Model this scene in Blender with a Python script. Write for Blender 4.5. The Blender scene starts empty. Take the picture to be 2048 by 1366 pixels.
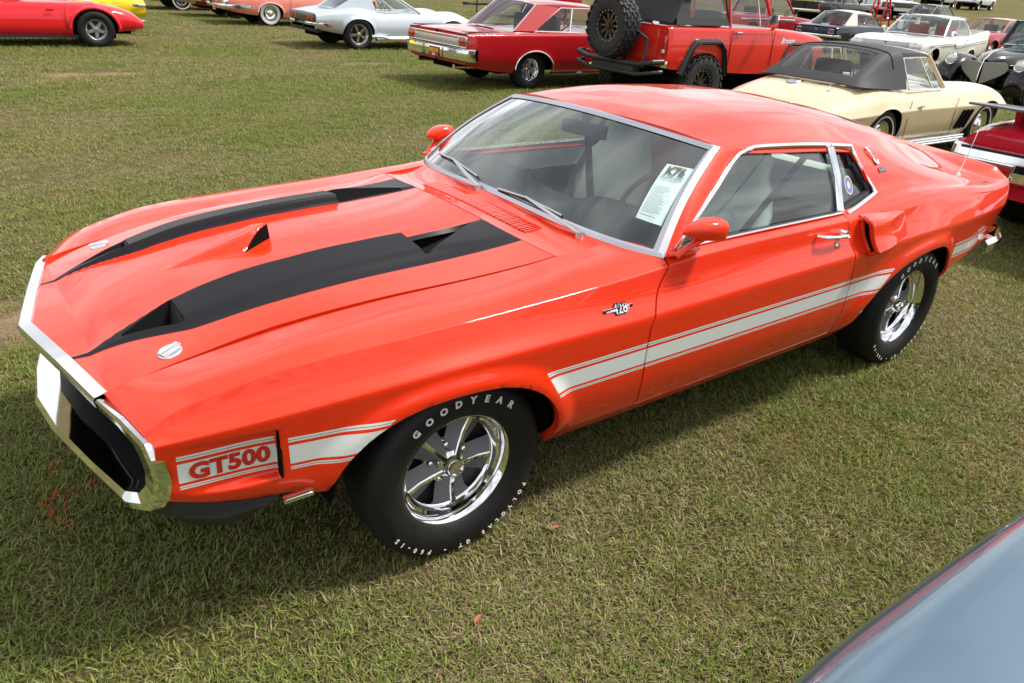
import bpy, bmesh, math, random
import numpy as np
from mathutils import Vector, Matrix, Euler

# ------------------------------------------------------------------ camera, sky, sun, exposure
SC = bpy.context.scene
COL = SC.collection
rnd = random.Random(7)
_R = np.array(((-0.8055, 0.5895, 0.0603), (-0.2164, -0.3874, 0.8961), (-0.5516, -0.7088, -0.4397)))
CAM = np.array((1.0886, 2.4580, 1.7527))
_m = Matrix(((_R[0][0], _R[1][0], -_R[2][0], CAM[0]), (_R[0][1], _R[1][1], -_R[2][1], CAM[1]),
             (_R[0][2], _R[1][2], -_R[2][2], CAM[2]), (0, 0, 0, 1)))
cd = bpy.data.cameras.new('camera'); cam = bpy.data.objects.new('camera', cd); COL.objects.link(cam)
cam.matrix_world = _m
cd.sensor_width = 36.0; cd.lens = 36.0 * 1492.55 / 2048.0
cd.clip_start = 0.05; cd.clip_end = 3000
cd.dof.use_dof = True; cd.dof.focus_distance = 3.6; cd.dof.aperture_fstop = 9.0
SC.camera = cam

SUN_DIR = Vector((0.60, -0.27, -1.0)).normalized()          # the way the light travels
W_ = bpy.data.worlds.new('World'); SC.world = W_; W_.use_nodes = True
nt = W_.node_tree; nt.nodes.clear()
def _n(t, **k):
    n = nt.nodes.new(t)
    for a, b in k.items(): setattr(n, a, b)
    return n
sky = _n('ShaderNodeTexSky', sky_type='NISHITA', sun_disc=False)
sky.sun_elevation = math.asin(-SUN_DIR.z); sky.sun_rotation = math.atan2(-SUN_DIR.x, -SUN_DIR.y)
sky.air_density = 1.2; sky.dust_density = 2.5; sky.ozone_density = 1.0
tc = _n('ShaderNodeTexCoord'); sep = _n('ShaderNodeSeparateXYZ'); nt.links.new(tc.outputs['Generated'], sep.inputs[0])
mx = _n('ShaderNodeMath', operation='MAXIMUM'); mx.inputs[1].default_value = 0.0; nt.links.new(sep.outputs['Z'], mx.inputs[0])
ad = _n('ShaderNodeMath', operation='ADD'); ad.inputs[1].default_value = 0.16; nt.links.new(mx.outputs[0], ad.inputs[0])
dx = _n('ShaderNodeMath', operation='DIVIDE'); nt.links.new(sep.outputs['X'], dx.inputs[0]); nt.links.new(ad.outputs[0], dx.inputs[1])
dy = _n('ShaderNodeMath', operation='DIVIDE'); nt.links.new(sep.outputs['Y'], dy.inputs[0]); nt.links.new(ad.outputs[0], dy.inputs[1])
cb = _n('ShaderNodeCombineXYZ'); nt.links.new(dx.outputs[0], cb.inputs[0]); nt.links.new(dy.outputs[0], cb.inputs[1])
mpw = _n('ShaderNodeMapping'); mpw.inputs['Scale'].default_value = (0.9, 1.7, 1); mpw.inputs['Rotation'].default_value = (0, 0, 0.5)
nt.links.new(cb.outputs[0], mpw.inputs[0])
noi = _n('ShaderNodeTexNoise'); noi.inputs['Scale'].default_value = 1.4; noi.inputs['Detail'].default_value = 6; noi.inputs['Roughness'].default_value = 0.55; noi.inputs['Distortion'].default_value = 0.4
nt.links.new(mpw.outputs[0], noi.inputs['Vector'])
rmp = _n('ShaderNodeValToRGB'); rmp.color_ramp.elements[0].color = (.34, .34, .34, 1); rmp.color_ramp.elements[0].position = 0.40; rmp.color_ramp.elements[1].position = 0.60
nt.links.new(noi.outputs[0], rmp.inputs[0])
mixs = _n('ShaderNodeMix', data_type='RGBA'); mixs.inputs['B'].default_value = (16, 16.1, 16.3, 1)
nt.links.new(rmp.outputs[0], mixs.inputs['Factor']); nt.links.new(sky.outputs[0], mixs.inputs['A'])
bg = _n('ShaderNodeBackground'); bg.inputs[1].default_value = 0.088
out = _n('ShaderNodeOutputWorld')
nt.links.new(mixs.outputs['Result'], bg.inputs[0]); nt.links.new(bg.outputs[0], out.inputs[0])

sl = bpy.data.lights.new('sun', 'SUN'); sl.energy = 4.9; sl.angle = math.radians(9); sl.color = (1.0, 0.95, 0.87)
so = bpy.data.objects.new('sun', sl); COL.objects.link(so); so.rotation_euler = SUN_DIR.to_track_quat('-Z', 'Y').to_euler()
so.location = (-6, -2, 12)
vs = SC.view_settings; vs.view_transform = 'Standard'; vs.look = 'None'; vs.gamma = 1; vs.use_curve_mapping = False
vs.exposure = 0.06

# ------------------------------------------------------------------ helpers
def pchip(xs, ys):
    xs = np.array(xs, float); ys = np.array(ys, float)
    if xs[0] > xs[-1]: xs = xs[::-1]; ys = ys[::-1]
    h = np.diff(xs); d = np.diff(ys) / h; n = len(xs); m = np.zeros(n)
    if n == 2: m[:] = d[0]
    else:
        for i in range(1, n - 1):
            if d[i-1] * d[i] > 0:
                w1 = 2*h[i] + h[i-1]; w2 = h[i] + 2*h[i-1]; m[i] = (w1+w2) / (w1/d[i-1] + w2/d[i])
        m[0] = d[0] if d[0]*d[1] <= 0 else ((2*h[0]+h[1])*d[0]-h[0]*d[1])/(h[0]+h[1])
        m[-1] = d[-1] if d[-1]*d[-2] <= 0 else ((2*h[-1]+h[-2])*d[-1]-h[-1]*d[-2])/(h[-1]+h[-2])
    def f(x):
        x = np.clip(np.asarray(x, float), xs[0], xs[-1]); i = np.clip(np.searchsorted(xs, x) - 1, 0, n - 2)
        t = (x - xs[i]) / h[i]
        return ((2*t**3-3*t**2+1)*ys[i] + (t**3-2*t**2+t)*h[i]*m[i] + (-2*t**3+3*t**2)*ys[i+1] + (t**3-t**2)*h[i]*m[i+1])
    return f
def S(*pts): return pchip([a for a, b in pts], [b for a, b in pts])
def ss(a, b, x):
    t = np.clip((x - a) / (b - a), 0, 1); return t*t*(3-2*t)
def fillet(Pk, rad, ns=4, nc=6):
    """Pk list of K arrays (n,2) -> sampled (n,m,2) and the row index of every control point"""
    K = len(Pk); rows = []; idx = [0]; cur = Pk[0]
    rows.append(Pk[0])
    for k in range(1, K):
        if k < K - 1:
            ra, rb = rad[k] if isinstance(rad[k], tuple) else (rad[k], rad[k])
            A = Pk[k] + (Pk[k-1] - Pk[k]) * ra; B = Pk[k] + (Pk[k+1] - Pk[k]) * rb
        else: A = Pk[k]; B = A
        for i in range(1, ns + 1):
            e_ = i/ns; e_ = .25*e_ + .75*e_*e_*(3-2*e_); rows.append(cur + (A - cur) * e_)
        if k < K - 1:
            for i in range(1, nc + 1):
                t = i / nc; rows.append(A*(1-t)**2 + Pk[k]*2*t*(1-t) + B*t*t)
                if i == nc // 2: idx.append(len(rows) - 1)
            cur = B
        else: idx.append(len(rows) - 1)
    return np.stack(rows, 1), idx
def col_(o): COL.objects.link(o); return o
def mesh_obj(name, verts, faces, mat, parent=None, smooth=True, sharp=35, attrs=None, mats=None, fmat=None):
    me = bpy.data.meshes.new(name); me.from_pydata([tuple(map(float, v)) for v in verts], [], faces); me.update()
    if smooth:
        me.shade_smooth()
        if sharp: me.set_sharp_from_angle(angle=math.radians(sharp))
    for m in (mats or [mat]): me.materials.append(m)
    if fmat is not None: me.polygons.foreach_set('material_index', fmat)
    if attrs:
        for k, v in attrs.items():
            a = me.attributes.new(k, 'FLOAT', 'POINT'); a.data.foreach_set('value', np.asarray(v, np.float32))
    o = bpy.data.objects.new(name, me); col_(o)
    if parent is not None: o.parent = parent
    return o
def thing(name, label, cat, loc=(0, 0, 0), rz=0.0, group=None):
    o = bpy.data.objects.new(name, None); col_(o); o.location = loc; o.rotation_euler = (0, 0, rz)
    o.empty_display_size = 0.2
    o['label'] = label; o['category'] = cat
    if group: o['group'] = group
    return o
def tag(o, label, cat, group=None):
    o['label'] = label; o['category'] = cat
    if group: o['group'] = group
    return o
def grid_normals(P):
    a = np.gradient(P, axis=0); b = np.gradient(P, axis=1); n = np.cross(a, b)
    return n / (np.linalg.norm(n, axis=2, keepdims=True) + 1e-12)
def grid_faces(P, mask=None, hint=None, skirt=0.0, attrs=None, N=None):
    """P (n,m,3) -> verts, faces, attr arrays; skirt folds every open edge inward"""
    n, m = P.shape[:2]
    N = grid_normals(P) if N is None else N.copy()
    if mask is None: mask = np.ones((n-1, m-1), bool)
    flip = False
    if hint is not None:
        h = np.asarray(hint, float); flip = float((N.reshape(-1, 3) @ h).mean()) < 0
    if flip: N = -N
    idx = -np.ones((n, m), int)
    V = []; F = []; used = np.zeros((n, m), bool)
    I, J = np.nonzero(mask)
    for a, b in ((0, 0), (1, 0), (0, 1), (1, 1)): used[I+a, J+b] = True
    ui, uj = np.nonzero(used); idx[ui, uj] = np.arange(len(ui))
    V = P[ui, uj]; NN = N[ui, uj]
    q = np.stack([idx[I, J], idx[I+1, J], idx[I+1, J+1], idx[I, J+1]], 1)
    if flip: q = q[:, ::-1]
    F = [tuple(r) for r in q.tolist()]
    A = {k: np.asarray(v)[ui, uj] for k, v in (attrs or {}).items()}
    if skirt:
        cnt = {}
        for f in F:
            for i in range(4):
                e = (f[i], f[(i+1) % 4]); k = (min(e), max(e))
                cnt[k] = None if k in cnt else e
        bd = [e for e in cnt.values() if e]
        vs_ = sorted({v for e in bd for v in e}); base = len(V); mp = {}
        top = []; bot = []
        for i, v in enumerate(vs_): mp[v] = i
        t = V[vs_]; b_ = V[vs_] - NN[vs_] * skirt
        V = np.concatenate([V, t, b_]); L = len(vs_)
        for a, b in bd: F.append((base+mp[b], base+mp[a], base+L+mp[a], base+L+mp[b]))
        for k in A: A[k] = np.concatenate([A[k], A[k][vs_], A[k][vs_]])
    return V, F, A
def grid_obj(name, P, mat, parent=None, mask=None, hint=None, skirt=0.0, attrs=None, sharp=None, mats=None, N=None):
    V, F, A = grid_faces(P, mask, hint, skirt, attrs, N)
    return mesh_obj(name, V, F, mat, parent, True, sharp, A, mats)
def mirror_obj(o, name=None, flip_text=False):
    """a mirrored part (left side -> right side) with its own mesh"""
    me = o.data.copy(); n = len(me.vertices); co = np.empty(n*3); me.vertices.foreach_get('co', co); co = co.reshape(-1, 3); co[:, 1] *= -1
    me.vertices.foreach_set('co', co.ravel()); me.flip_normals(); me.update()
    c = bpy.data.objects.new(name or o.name.split('.')[0], me); col_(c); c.parent = o.parent
    return c
class MB:
    """collects simple solids into one mesh"""
    def __init__(s): s.v = []; s.f = []; s.m = []
    def add(s, v, f, mi=0):
        b = len(s.v); s.v += [tuple(map(float, p)) for p in v]; s.f += [tuple(i+b for i in q) for q in f]; s.m += [mi]*len(f); return s
    def box(s, c, d, rz=0, mi=0, M=None, taper=1.0):
        x, y, z = (k/2 for k in d); v = []
        for sz in (-1, 1):
            k = taper if sz > 0 else 1
            for sx, sy in ((-1, -1), (1, -1), (1, 1), (-1, 1)): v.append(Vector((sx*x*k, sy*y*k, sz*z)))
        if M is None: M = Matrix.Rotation(rz, 4, 'Z')
        v = [Vector(c) + (M @ p) for p in v]
        return s.add(v, [(3, 2, 1, 0), (4, 5, 6, 7), (0, 1, 5, 4), (1, 2, 6, 5), (2, 3, 7, 6), (3, 0, 4, 7)], mi)
    def tube(s, pts, r, n=8, mi=0, closed=False, caps=True, flat=None):
        pts = [Vector(p) for p in pts]; L = len(pts); rs = r if isinstance(r, (list, tuple)) else [r]*L
        ref = Vector((0, 0, 1)); rings = []
        for i, p in enumerate(pts):
            a = pts[(i-1) % L] if (closed or i > 0) else p; b = pts[(i+1) % L] if (closed or i < L-1) else p
            t = (b - a).normalized(); u = t.cross(ref)
            if u.length < 1e-4: u = t.cross(Vector((1, 0, 0)))
            u.normalize(); w = u.cross(t)
            fl = flat or (1, 1)
            rings.append([p + (u*math.cos(2*math.pi*k/n)*fl[0] + w*math.sin(2*math.pi*k/n)*fl[1])*rs[i] for k in range(n)])
        v = [q for rg in rings for q in rg]; f = []
        for i in range(L if closed else L-1):
            j = (i+1) % L
            for k in range(n): f.append((i*n+k, i*n+(k+1) % n, j*n+(k+1) % n, j*n+k))
        if caps and not closed: f.append(tuple(range(n-1, -1, -1))); f.append(tuple((L-1)*n+k for k in range(n)))
        return s.add(v, f, mi)
    def lathe(s, prof, M=None, n=32, mi=0, a0=0, a1=2*math.pi):
        """profile (r, h) round the local Y axis"""
        full = abs(a1-a0-2*math.pi) < 1e-6; k = n if full else n+1; v = []
        for r, h in prof:
            for i in range(k):
                a = a0+(a1-a0)*i/n; p = Vector((r*math.cos(a), h, r*math.sin(a))); v.append(M @ p if M else p)
        f = []
        for j in range(len(prof)-1):
            for i in range(n):
                i2 = (i+1) % k; f.append((j*k+i, j*k+i2, (j+1)*k+i2, (j+1)*k+i))
        return s.add(v, f, mi)
    def prism(s, poly, h, M=None, mi=0):
        """polygon in local xz extruded along local y by h"""
        n = len(poly); v = [Vector((a, 0, b)) for a, b in poly] + [Vector((a, h, b)) for a, b in poly]
        if M: v = [M @ p for p in v]
        f = [tuple(range(n)), tuple(range(2*n-1, n-1, -1))] + [(i, i+n, (i+1) % n+n, (i+1) % n) for i in range(n)]
        return s.add(v, f, mi)
    def ribbon(s, A, B, mi=0):
        n = len(A); f = [(i, i+1, n+i+1, n+i) for i in range(n-1)]; return s.add(list(A)+list(B), f, mi)
    def build(s, name, mat, parent=None, smooth=True, sharp=35, mats=None, bevel=0.0):
        o = mesh_obj(name, s.v, s.f, mat, parent, smooth, sharp, None, mats, s.m if mats else None)
        me = o.data; bm = bmesh.new(); bm.from_mesh(me); bmesh.ops.recalc_face_normals(bm, faces=bm.faces)
        if bevel:
            es = [e for e in bm.edges if len(e.link_faces) == 2 and e.calc_face_angle(0) > 0.6]
            bmesh.ops.bevel(bm, geom=es, offset=bevel, segments=2, affect='EDGES', clamp_overlap=True, profile=0.6)
        bm.to_mesh(me); bm.free()
        if smooth: me.shade_smooth(); me.set_sharp_from_angle(angle=math.radians(sharp))
        return o
def T(loc, rx=0, ry=0, rz=0): return Matrix.Translation(Vector(loc)) @ Euler((rx, ry, rz)).to_matrix().to_4x4()
def text_mesh(txt, size, bold=0.0, extrude=0.0, align='CENTER', spacing=1.0, shear=0.0, res=3):
    cu = bpy.data.curves.new('text', 'FONT'); cu.body = txt; cu.size = size; cu.align_x = align; cu.align_y = 'CENTER'
    cu.offset = bold; cu.extrude = extrude; cu.space_character = spacing; cu.shear = shear; cu.resolution_u = res
    o = bpy.data.objects.new('text', cu); COL.objects.link(o)
    dg = bpy.context.evaluated_depsgraph_get(); dg.update()
    me = bpy.data.meshes.new_from_object(o.evaluated_get(dg)); V = [v.co.copy() for v in me.vertices]; F = [tuple(p.vertices) for p in me.polygons]
    bpy.data.objects.remove(o); bpy.data.curves.remove(cu); bpy.data.meshes.remove(me)
    return V, F

# ------------------------------------------------------------------ materials
MATS = {}
def mat_new(name):
    m = bpy.data.materials.new(name); m.use_nodes = True; n = m.node_tree; b = n.nodes['Principled BSDF']; return m, n, b
def setp(b, **k):
    nm = {'col': 'Base Color', 'rough': 'Roughness', 'metal': 'Metallic', 'coat': 'Coat Weight', 'crough': 'Coat Roughness', 'ior': 'IOR', 'spec': 'Specular IOR Level', 'sheen': 'Sheen Weight', 'trans': 'Transmission Weight', 'emit': 'Emission Strength', 'ecol': 'Emission Color', 'alpha': 'Alpha', 'cior': 'Coat IOR'}
    for a, v in k.items():
        if a in ('col', 'ecol') and len(v) == 3: v = (*v, 1)
        b.inputs[nm[a]].default_value = v
def N_(n, t, **k):
    x = n.nodes.new(t)
    for a, b in k.items(): setattr(x, a, b)
    return x
def simple(name, col, rough=0.5, metal=0.0, var=0.0, vscale=8.0, bump=0.0, bscale=60.0, **k):
    if name in MATS: return MATS[name]
    m, n, b = mat_new(name); setp(b, col=col, rough=rough, metal=metal, **k)
    if var:
        g = N_(n, 'ShaderNodeTexCoord'); x = N_(n, 'ShaderNodeTexNoise'); x.inputs['Scale'].default_value = vscale; x.inputs['Detail'].default_value = 5
        n.links.new(g.outputs['Object'], x.inputs['Vector'])
        mr = N_(n, 'ShaderNodeMapRange'); mr.inputs['To Min'].default_value = 1-var; mr.inputs['To Max'].default_value = 1+var
        n.links.new(x.outputs[0], mr.inputs[0]); mu = N_(n, 'ShaderNodeMix', data_type='RGBA', blend_type='MULTIPLY'); mu.inputs['Factor'].default_value = 1
        mu.inputs['A'].default_value = (*col[:3], 1); n.links.new(mr.outputs[0], mu.inputs['B']); n.links.new(mu.outputs['Result'], b.inputs['Base Color'])
        m2 = N_(n, 'ShaderNodeMapRange'); m2.inputs['To Min'].default_value = max(0.02, rough-var*0.4); m2.inputs['To Max'].default_value = min(1, rough+var*0.4)
        n.links.new(x.outputs[0], m2.inputs[0]); n.links.new(m2.outputs[0], b.inputs['Roughness'])
    if bump:
        g = N_(n, 'ShaderNodeTexCoord'); x = N_(n, 'ShaderNodeTexNoise'); x.inputs['Scale'].default_value = bscale; x.inputs['Detail'].default_value = 4
        n.links.new(g.outputs['Object'], x.inputs['Vector']); bp_ = N_(n, 'ShaderNodeBump'); bp_.inputs['Strength'].default_value = bump; bp_.inputs['Distance'].default_value = 0.01
        n.links.new(x.outputs[0], bp_.inputs['Height']); n.links.new(bp_.outputs[0], b.inputs['Normal'])
    MATS[name] = m; return m
def paint(name, col, rough=0.32, metal=0.0, coat=1.0):
    m = simple(name, col, rough, metal, coat=coat, crough=0.015, cior=1.45, spec=0.10 if metal < .1 else .5, var=0.05, vscale=1.6)
    ripple(m.node_tree, m.node_tree.nodes['Principled BSDF']); return m
def ripple(n, b):
    g = N_(n, 'ShaderNodeTexCoord'); x = N_(n, 'ShaderNodeTexNoise'); x.inputs['Scale'].default_value = 5.0; x.inputs['Detail'].default_value = 2
    n.links.new(g.outputs['Object'], x.inputs['Vector']); bp_ = N_(n, 'ShaderNodeBump'); bp_.inputs['Strength'].default_value = .05; bp_.inputs['Distance'].default_value = .010
    n.links.new(x.outputs[0], bp_.inputs['Height']); n.links.new(bp_.outputs[0], b.inputs['Coat Normal'])
def schlick(n, gain):
    lw = N_(n, 'ShaderNodeLayerWeight'); lw.inputs['Blend'].default_value = .5; pw = N_(n, 'ShaderNodeMath', operation='POWER'); pw.inputs[1].default_value = 5; n.links.new(lw.outputs['Facing'], pw.inputs[0])
    ma = N_(n, 'ShaderNodeMath', operation='MULTIPLY_ADD'); ma.inputs[1].default_value = .96; ma.inputs[2].default_value = .042; n.links.new(pw.outputs[0], ma.inputs[0])
    mu = N_(n, 'ShaderNodeMath', operation='MULTIPLY'); mu.inputs[1].default_value = gain; mu.use_clamp = True; n.links.new(ma.outputs[0], mu.inputs[0]); return mu
def glass(name, tint=(0.82, 0.93, 0.89), ior=1.5, dirt=0.012, gain=3.0):
    if name in MATS: return MATS[name]
    m, n, b = mat_new(name); n.nodes.remove(b); o = n.nodes['Material Output']
    mu = schlick(n, gain)
    tr = N_(n, 'ShaderNodeBsdfTransparent'); tr.inputs[0].default_value = (*tint, 1)
    gl = N_(n, 'ShaderNodeBsdfGlossy'); gl.inputs['Roughness'].default_value = dirt
    mx = N_(n, 'ShaderNodeMixShader'); n.links.new(mu.outputs[0], mx.inputs[0]); n.links.new(tr.outputs[0], mx.inputs[1]); n.links.new(gl.outputs[0], mx.inputs[2])
    n.links.new(mx.outputs[0], o.inputs['Surface']); MATS[name] = m; return m
CHROME = simple('chrome', (0.86, 0.87, 0.89), 0.06, 1.0)
SATIN = simple('satin_trim', (0.72, 0.72, 0.76), 0.22, 1.0)
RUBBER = simple('rubber', (0.009, 0.009, 0.0095), 0.62, 0, var=0.15, vscale=20, bump=0.1, bscale=120, spec=.25)
BLACK = simple('black_trim', (0.012, 0.012, 0.013), 0.45)
DARK = simple('dark_inner', (0.006, 0.006, 0.006), 0.9, spec=.05)
BLKMET = simple('black_metal', (0.02, 0.02, 0.022), 0.4, var=0.1)
GLASS = glass('window_glass'); GLASS_F = glass('far_glass', (.80, .84, .84), 1.45, .02, 1.3)

# ------------------------------------------------------------------ the field
GM, n, b = mat_new('field_soil'); setp(b, rough=.95, spec=.1)
g = N_(n, 'ShaderNodeTexCoord')
def nz(scale, det=5, rough=.55, dist=0.0):
    x = N_(n, 'ShaderNodeTexNoise'); x.inputs['Scale'].default_value = scale; x.inputs['Detail'].default_value = det; x.inputs['Roughness'].default_value = rough; x.inputs['Distortion'].default_value = dist
    n.links.new(g.outputs['Object'], x.inputs['Vector']); return x.outputs[0]
def ramp(src, *st):
    r = N_(n, 'ShaderNodeValToRGB'); el = r.color_ramp.elements; el[0].position, el[0].color = st[0][0], (*st[0][1], 1); el[1].position, el[1].color = st[-1][0], (*st[-1][1], 1)
    for p_, c_ in st[1:-1]: e = el.new(p_); e.color = (*c_, 1)
    n.links.new(src, r.inputs[0]); return r.outputs[0]
def mixc(f_, a, b_, mode='MIX'):
    m_ = N_(n, 'ShaderNodeMix', data_type='RGBA', blend_type=mode)
    for k, v in (('Factor', f_), ('A', a), ('B', b_)):
        if hasattr(v, 'is_linked') or hasattr(v, 'links'): n.links.new(v, m_.inputs[k])
        else: m_.inputs[k].default_value = v if k == 'Factor' else (*v, 1)
    return m_.outputs['Result']
fine = ramp(nz(55, 8, .75), (.30, (.028, .020, .012)), (.48, (.090, .074, .030)), (.62, (.21, .205, .066)), (.78, (.36, .31, .165)))
patch = ramp(nz(.55, 6, .6, .6), (.38, (.72, .86, .60)), (.52, (1, 1, 1)), (.68, (1.35, 1.10, .95)))
col1 = mixc(1.0, fine, patch, 'MULTIPLY')
bare = ramp(nz(.16, 7, .68, 1.2), (.60, (0, 0, 0)), (.70, (1, 1, 1)))
col2 = mixc(bare, col1, (.20, .135, .085))
BARE = [(-.56, -11.05, .42, .26), (-1.30, -11.06, .40, .24), (-6.0, -11.9, .8, .24), (1.0, -1.8, .35, .3)]
def bare_mask():
    acc = None; nn_ = nz(6, 5, .7)
    for bx0, by0, ra, rb in BARE:
        mp_ = N_(n, 'ShaderNodeMapping', vector_type='TEXTURE'); mp_.inputs['Location'].default_value = (bx0, by0, 0); mp_.inputs['Scale'].default_value = (ra, rb, 9); n.links.new(g.outputs['Object'], mp_.inputs[0])
        ln = N_(n, 'ShaderNodeVectorMath', operation='LENGTH'); n.links.new(mp_.outputs[0], ln.inputs[0]); sb = N_(n, 'ShaderNodeMath', operation='SUBTRACT'); sb.inputs[0].default_value = 1.5; n.links.new(ln.outputs['Value'], sb.inputs[1])
        ml = N_(n, 'ShaderNodeMath', operation='MULTIPLY'); ml.use_clamp = True; n.links.new(sb.outputs[0], ml.inputs[0]); n.links.new(nn_, ml.inputs[1])
        if acc is None: acc = ml.outputs[0]
        else: mxx = N_(n, 'ShaderNodeMath', operation='MAXIMUM'); n.links.new(acc, mxx.inputs[0]); n.links.new(ml.outputs[0], mxx.inputs[1]); acc = mxx.outputs[0]
    return acc
col2 = mixc(bare_mask(), col2, (.30, .205, .135))
n.links.new(col2, b.inputs['Base Color'])
bp_ = N_(n, 'ShaderNodeBump'); bp_.inputs['Strength'].default_value = .7; bp_.inputs['Distance'].default_value = .03; n.links.new(nz(70, 6, .7), bp_.inputs['Height']); n.links.new(bp_.outputs[0], b.inputs['Normal'])
def ground_h(x, y):
    d = np.hypot(x-CAM[0], y-CAM[1]); return 0.045*np.clip(d-30, 0, None)*ss(30, 60, d)*0.55
nr, na_ = 70, 96
rr_ = np.concatenate([[0.0], np.geomspace(.8, 900, nr)]); th = np.linspace(0, 2*math.pi, na_, endpoint=False)
v = [(0, 0, 0)]; f_ = []
for i, r in enumerate(rr_[1:]):
    for t in th: x, y = -3+r*math.cos(t), -4+r*math.sin(t); v.append((x, y, float(ground_h(np.array(x), np.array(y)))*(1 if r < 160 else max(0, 1-(r-160)/200))))
v[0] = (-3, -4, 0)
f_ += [(0, 1+k, 1+(k+1) % na_) for k in range(na_)]
for i in range(nr-1):
    for k in range(na_): a = 1+i*na_; f_.append((a+k, a+na_+k, a+na_+(k+1) % na_, a+(k+1) % na_))
ground = mesh_obj('ground', v, f_, GM); ground['kind'] = 'structure'
# ---- grass: tufts of real blades scattered by geometry nodes
def blade_mat(name, c0, c1, c2):
    m, n_, b_ = mat_new(name); setp(b_, rough=.55, spec=.3)
    oi = N_(n_, 'ShaderNodeObjectInfo'); r = N_(n_, 'ShaderNodeValToRGB'); el = r.color_ramp.elements
    at_ = N_(n_, 'ShaderNodeAttribute', attribute_name='tone')
    el[0].position, el[0].color = 0, (*c0, 1); el[1].position, el[1].color = 1, (*c2, 1); e = el.new(.55); e.color = (*c1, 1)
    n_.links.new(at_.outputs['Fac'], r.inputs[0]); n_.links.new(r.outputs[0], b_.inputs['Base Color'])
    tl = N_(n_, 'ShaderNodeBsdfTranslucent'); n_.links.new(r.outputs[0], tl.inputs[0]); ms = N_(n_, 'ShaderNodeMixShader'); ms.inputs[0].default_value = .28
    o_ = n_.nodes['Material Output']; n_.links.new(b_.outputs[0], ms.inputs[1]); n_.links.new(tl.outputs[0], ms.inputs[2]); n_.links.new(ms.outputs[0], o_.inputs['Surface']); return m
GREEN = blade_mat('grass_green', (.088, .122, .020), (.205, .250, .050), (.39, .40, .12)); STRAW = blade_mat('grass_straw', (.11, .062, .036), (.30, .22, .125), (.56, .46, .30))
def tuft(name, seed, nb, rad, hmin, hmax, wid, straw):
    r = random.Random(seed); V = []; F = []; fm = []; tone = []
    for i in range(nb):
        a = r.uniform(0, 6.283); q = rad*math.sqrt(r.random()); x0, y0 = q*math.cos(a), q*math.sin(a); dead = r.random() < straw
        h = r.uniform(hmin, hmax)*(.75 if dead else 1); d = r.uniform(0, 6.283); lean = r.uniform(.5, 1.9) if dead else r.uniform(.15, 1.3); w = wid*r.uniform(.6, 1.3)*(.75 if dead else 1)
        px, py = -math.sin(d), math.cos(d); b = len(V); tn = r.random()
        for k, (t, ww) in enumerate(((0, 1), (.5, .85), (1, .12))):
            cx = x0+math.cos(d)*lean*h*t**1.7; cy = y0+math.sin(d)*lean*h*t**1.7; cz = max(.0015, h*(t-.34*min(lean, 1.6)*t*t))
            for s in (-1, 1): V.append((cx+px*w*ww*s/2, cy+py*w*ww*s/2, cz)); tone.append(min(1, max(0, tn*.8+.2*t)))
        F += [(b, b+1, b+3, b+2), (b+2, b+3, b+5, b+4)]; fm += [1 if dead else 0]*2
    me = bpy.data.meshes.new(name); me.from_pydata(V, [], F); me.materials.append(GREEN); me.materials.append(STRAW); me.polygons.foreach_set('material_index', fm); me.shade_smooth()
    a_ = me.attributes.new('tone', 'FLOAT', 'POINT'); a_.data.foreach_set('value', tone); return me
TUFTS = [tuft('grass_tuft', 10+i, 34, .062, .010, .034, .0042, (.18, .38, .58, .84, .27, .48)[i]) for i in range(6)]
proto = bpy.data.collections.new('grass_tufts')
for i, me in enumerate(TUFTS): o = bpy.data.objects.new('grass_tuft', me); proto.objects.link(o)
rg = np.random.default_rng(5)
def scatter_area():
    pts = []; sc = []
    def cast(uv):
        q = np.stack([(uv[:, 0]-1024)/1492.55, -(uv[:, 1]-683)/1492.55, np.ones(len(uv))], 1) @ _R; t = -CAM[2]/q[:, 2]; return CAM+q*t[:, None]
    # even density on the ground in rings of distance, kept where the lens or a step to its side could see it
    for r0, r1, dens in ((0, 5, 540), (5, 8, 380), (8, 12, 220), (12, 18, 105), (18, 28, 42), (28, 42, 15)):
        half = math.radians(62); n_ = int(dens*half*(r1*r1-r0*r0)); 
        r = np.sqrt(rg.uniform(r0*r0, r1*r1, n_)); a = math.atan2(-.7088, -.5516)+rg.uniform(-half, half, n_); p_ = np.stack([CAM[0]+r*np.cos(a), CAM[1]+r*np.sin(a)], 1)
        pts.append(p_); sc.append(np.full(n_, 1.0 if r1 <= 8 else (1.2 if r1 <= 12 else (1.6 if r1 <= 18 else 2.0))))
    # ground right below and beside the lens
    n_ = 540*9; p_ = np.stack([rg.uniform(-.4, 2.6, n_), rg.uniform(1.0, 4.0, n_)], 1); pts.append(p_); sc.append(np.ones(n_))
    return np.concatenate(pts), np.concatenate(sc)
gp, gs = scatter_area()
pn = np.zeros(len(gp))
for k in range(26):
    w_ = rg.uniform(.4, 5.5); a0 = rg.uniform(0, 6.283); pn += np.sin(gp[:, 0]*w_*math.cos(a0)+gp[:, 1]*w_*math.sin(a0)+rg.uniform(0, 6.283))/(1+.35*w_)
pn = 1.25*pn/pn.std()+rg.normal(0, .6, len(gp)); kind_ = np.digitize(pn, [-1.3, -.5, .2, .8, 1.5]); order = np.array([0, 4, 1, 5, 2, 3])[kind_]
keep = (pn < 1.75) | (rg.random(len(gp)) < .25)
for bx0, by0, ra, rb in BARE: keep &= (np.hypot((gp[:, 0]-bx0)/ra, (gp[:, 1]-by0)/rb)+rg.normal(0, .35, len(gp)) > .95) | (rg.random(len(gp)) < .08)
gp, gs, order = gp[keep], gs[keep], order[keep]
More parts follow.
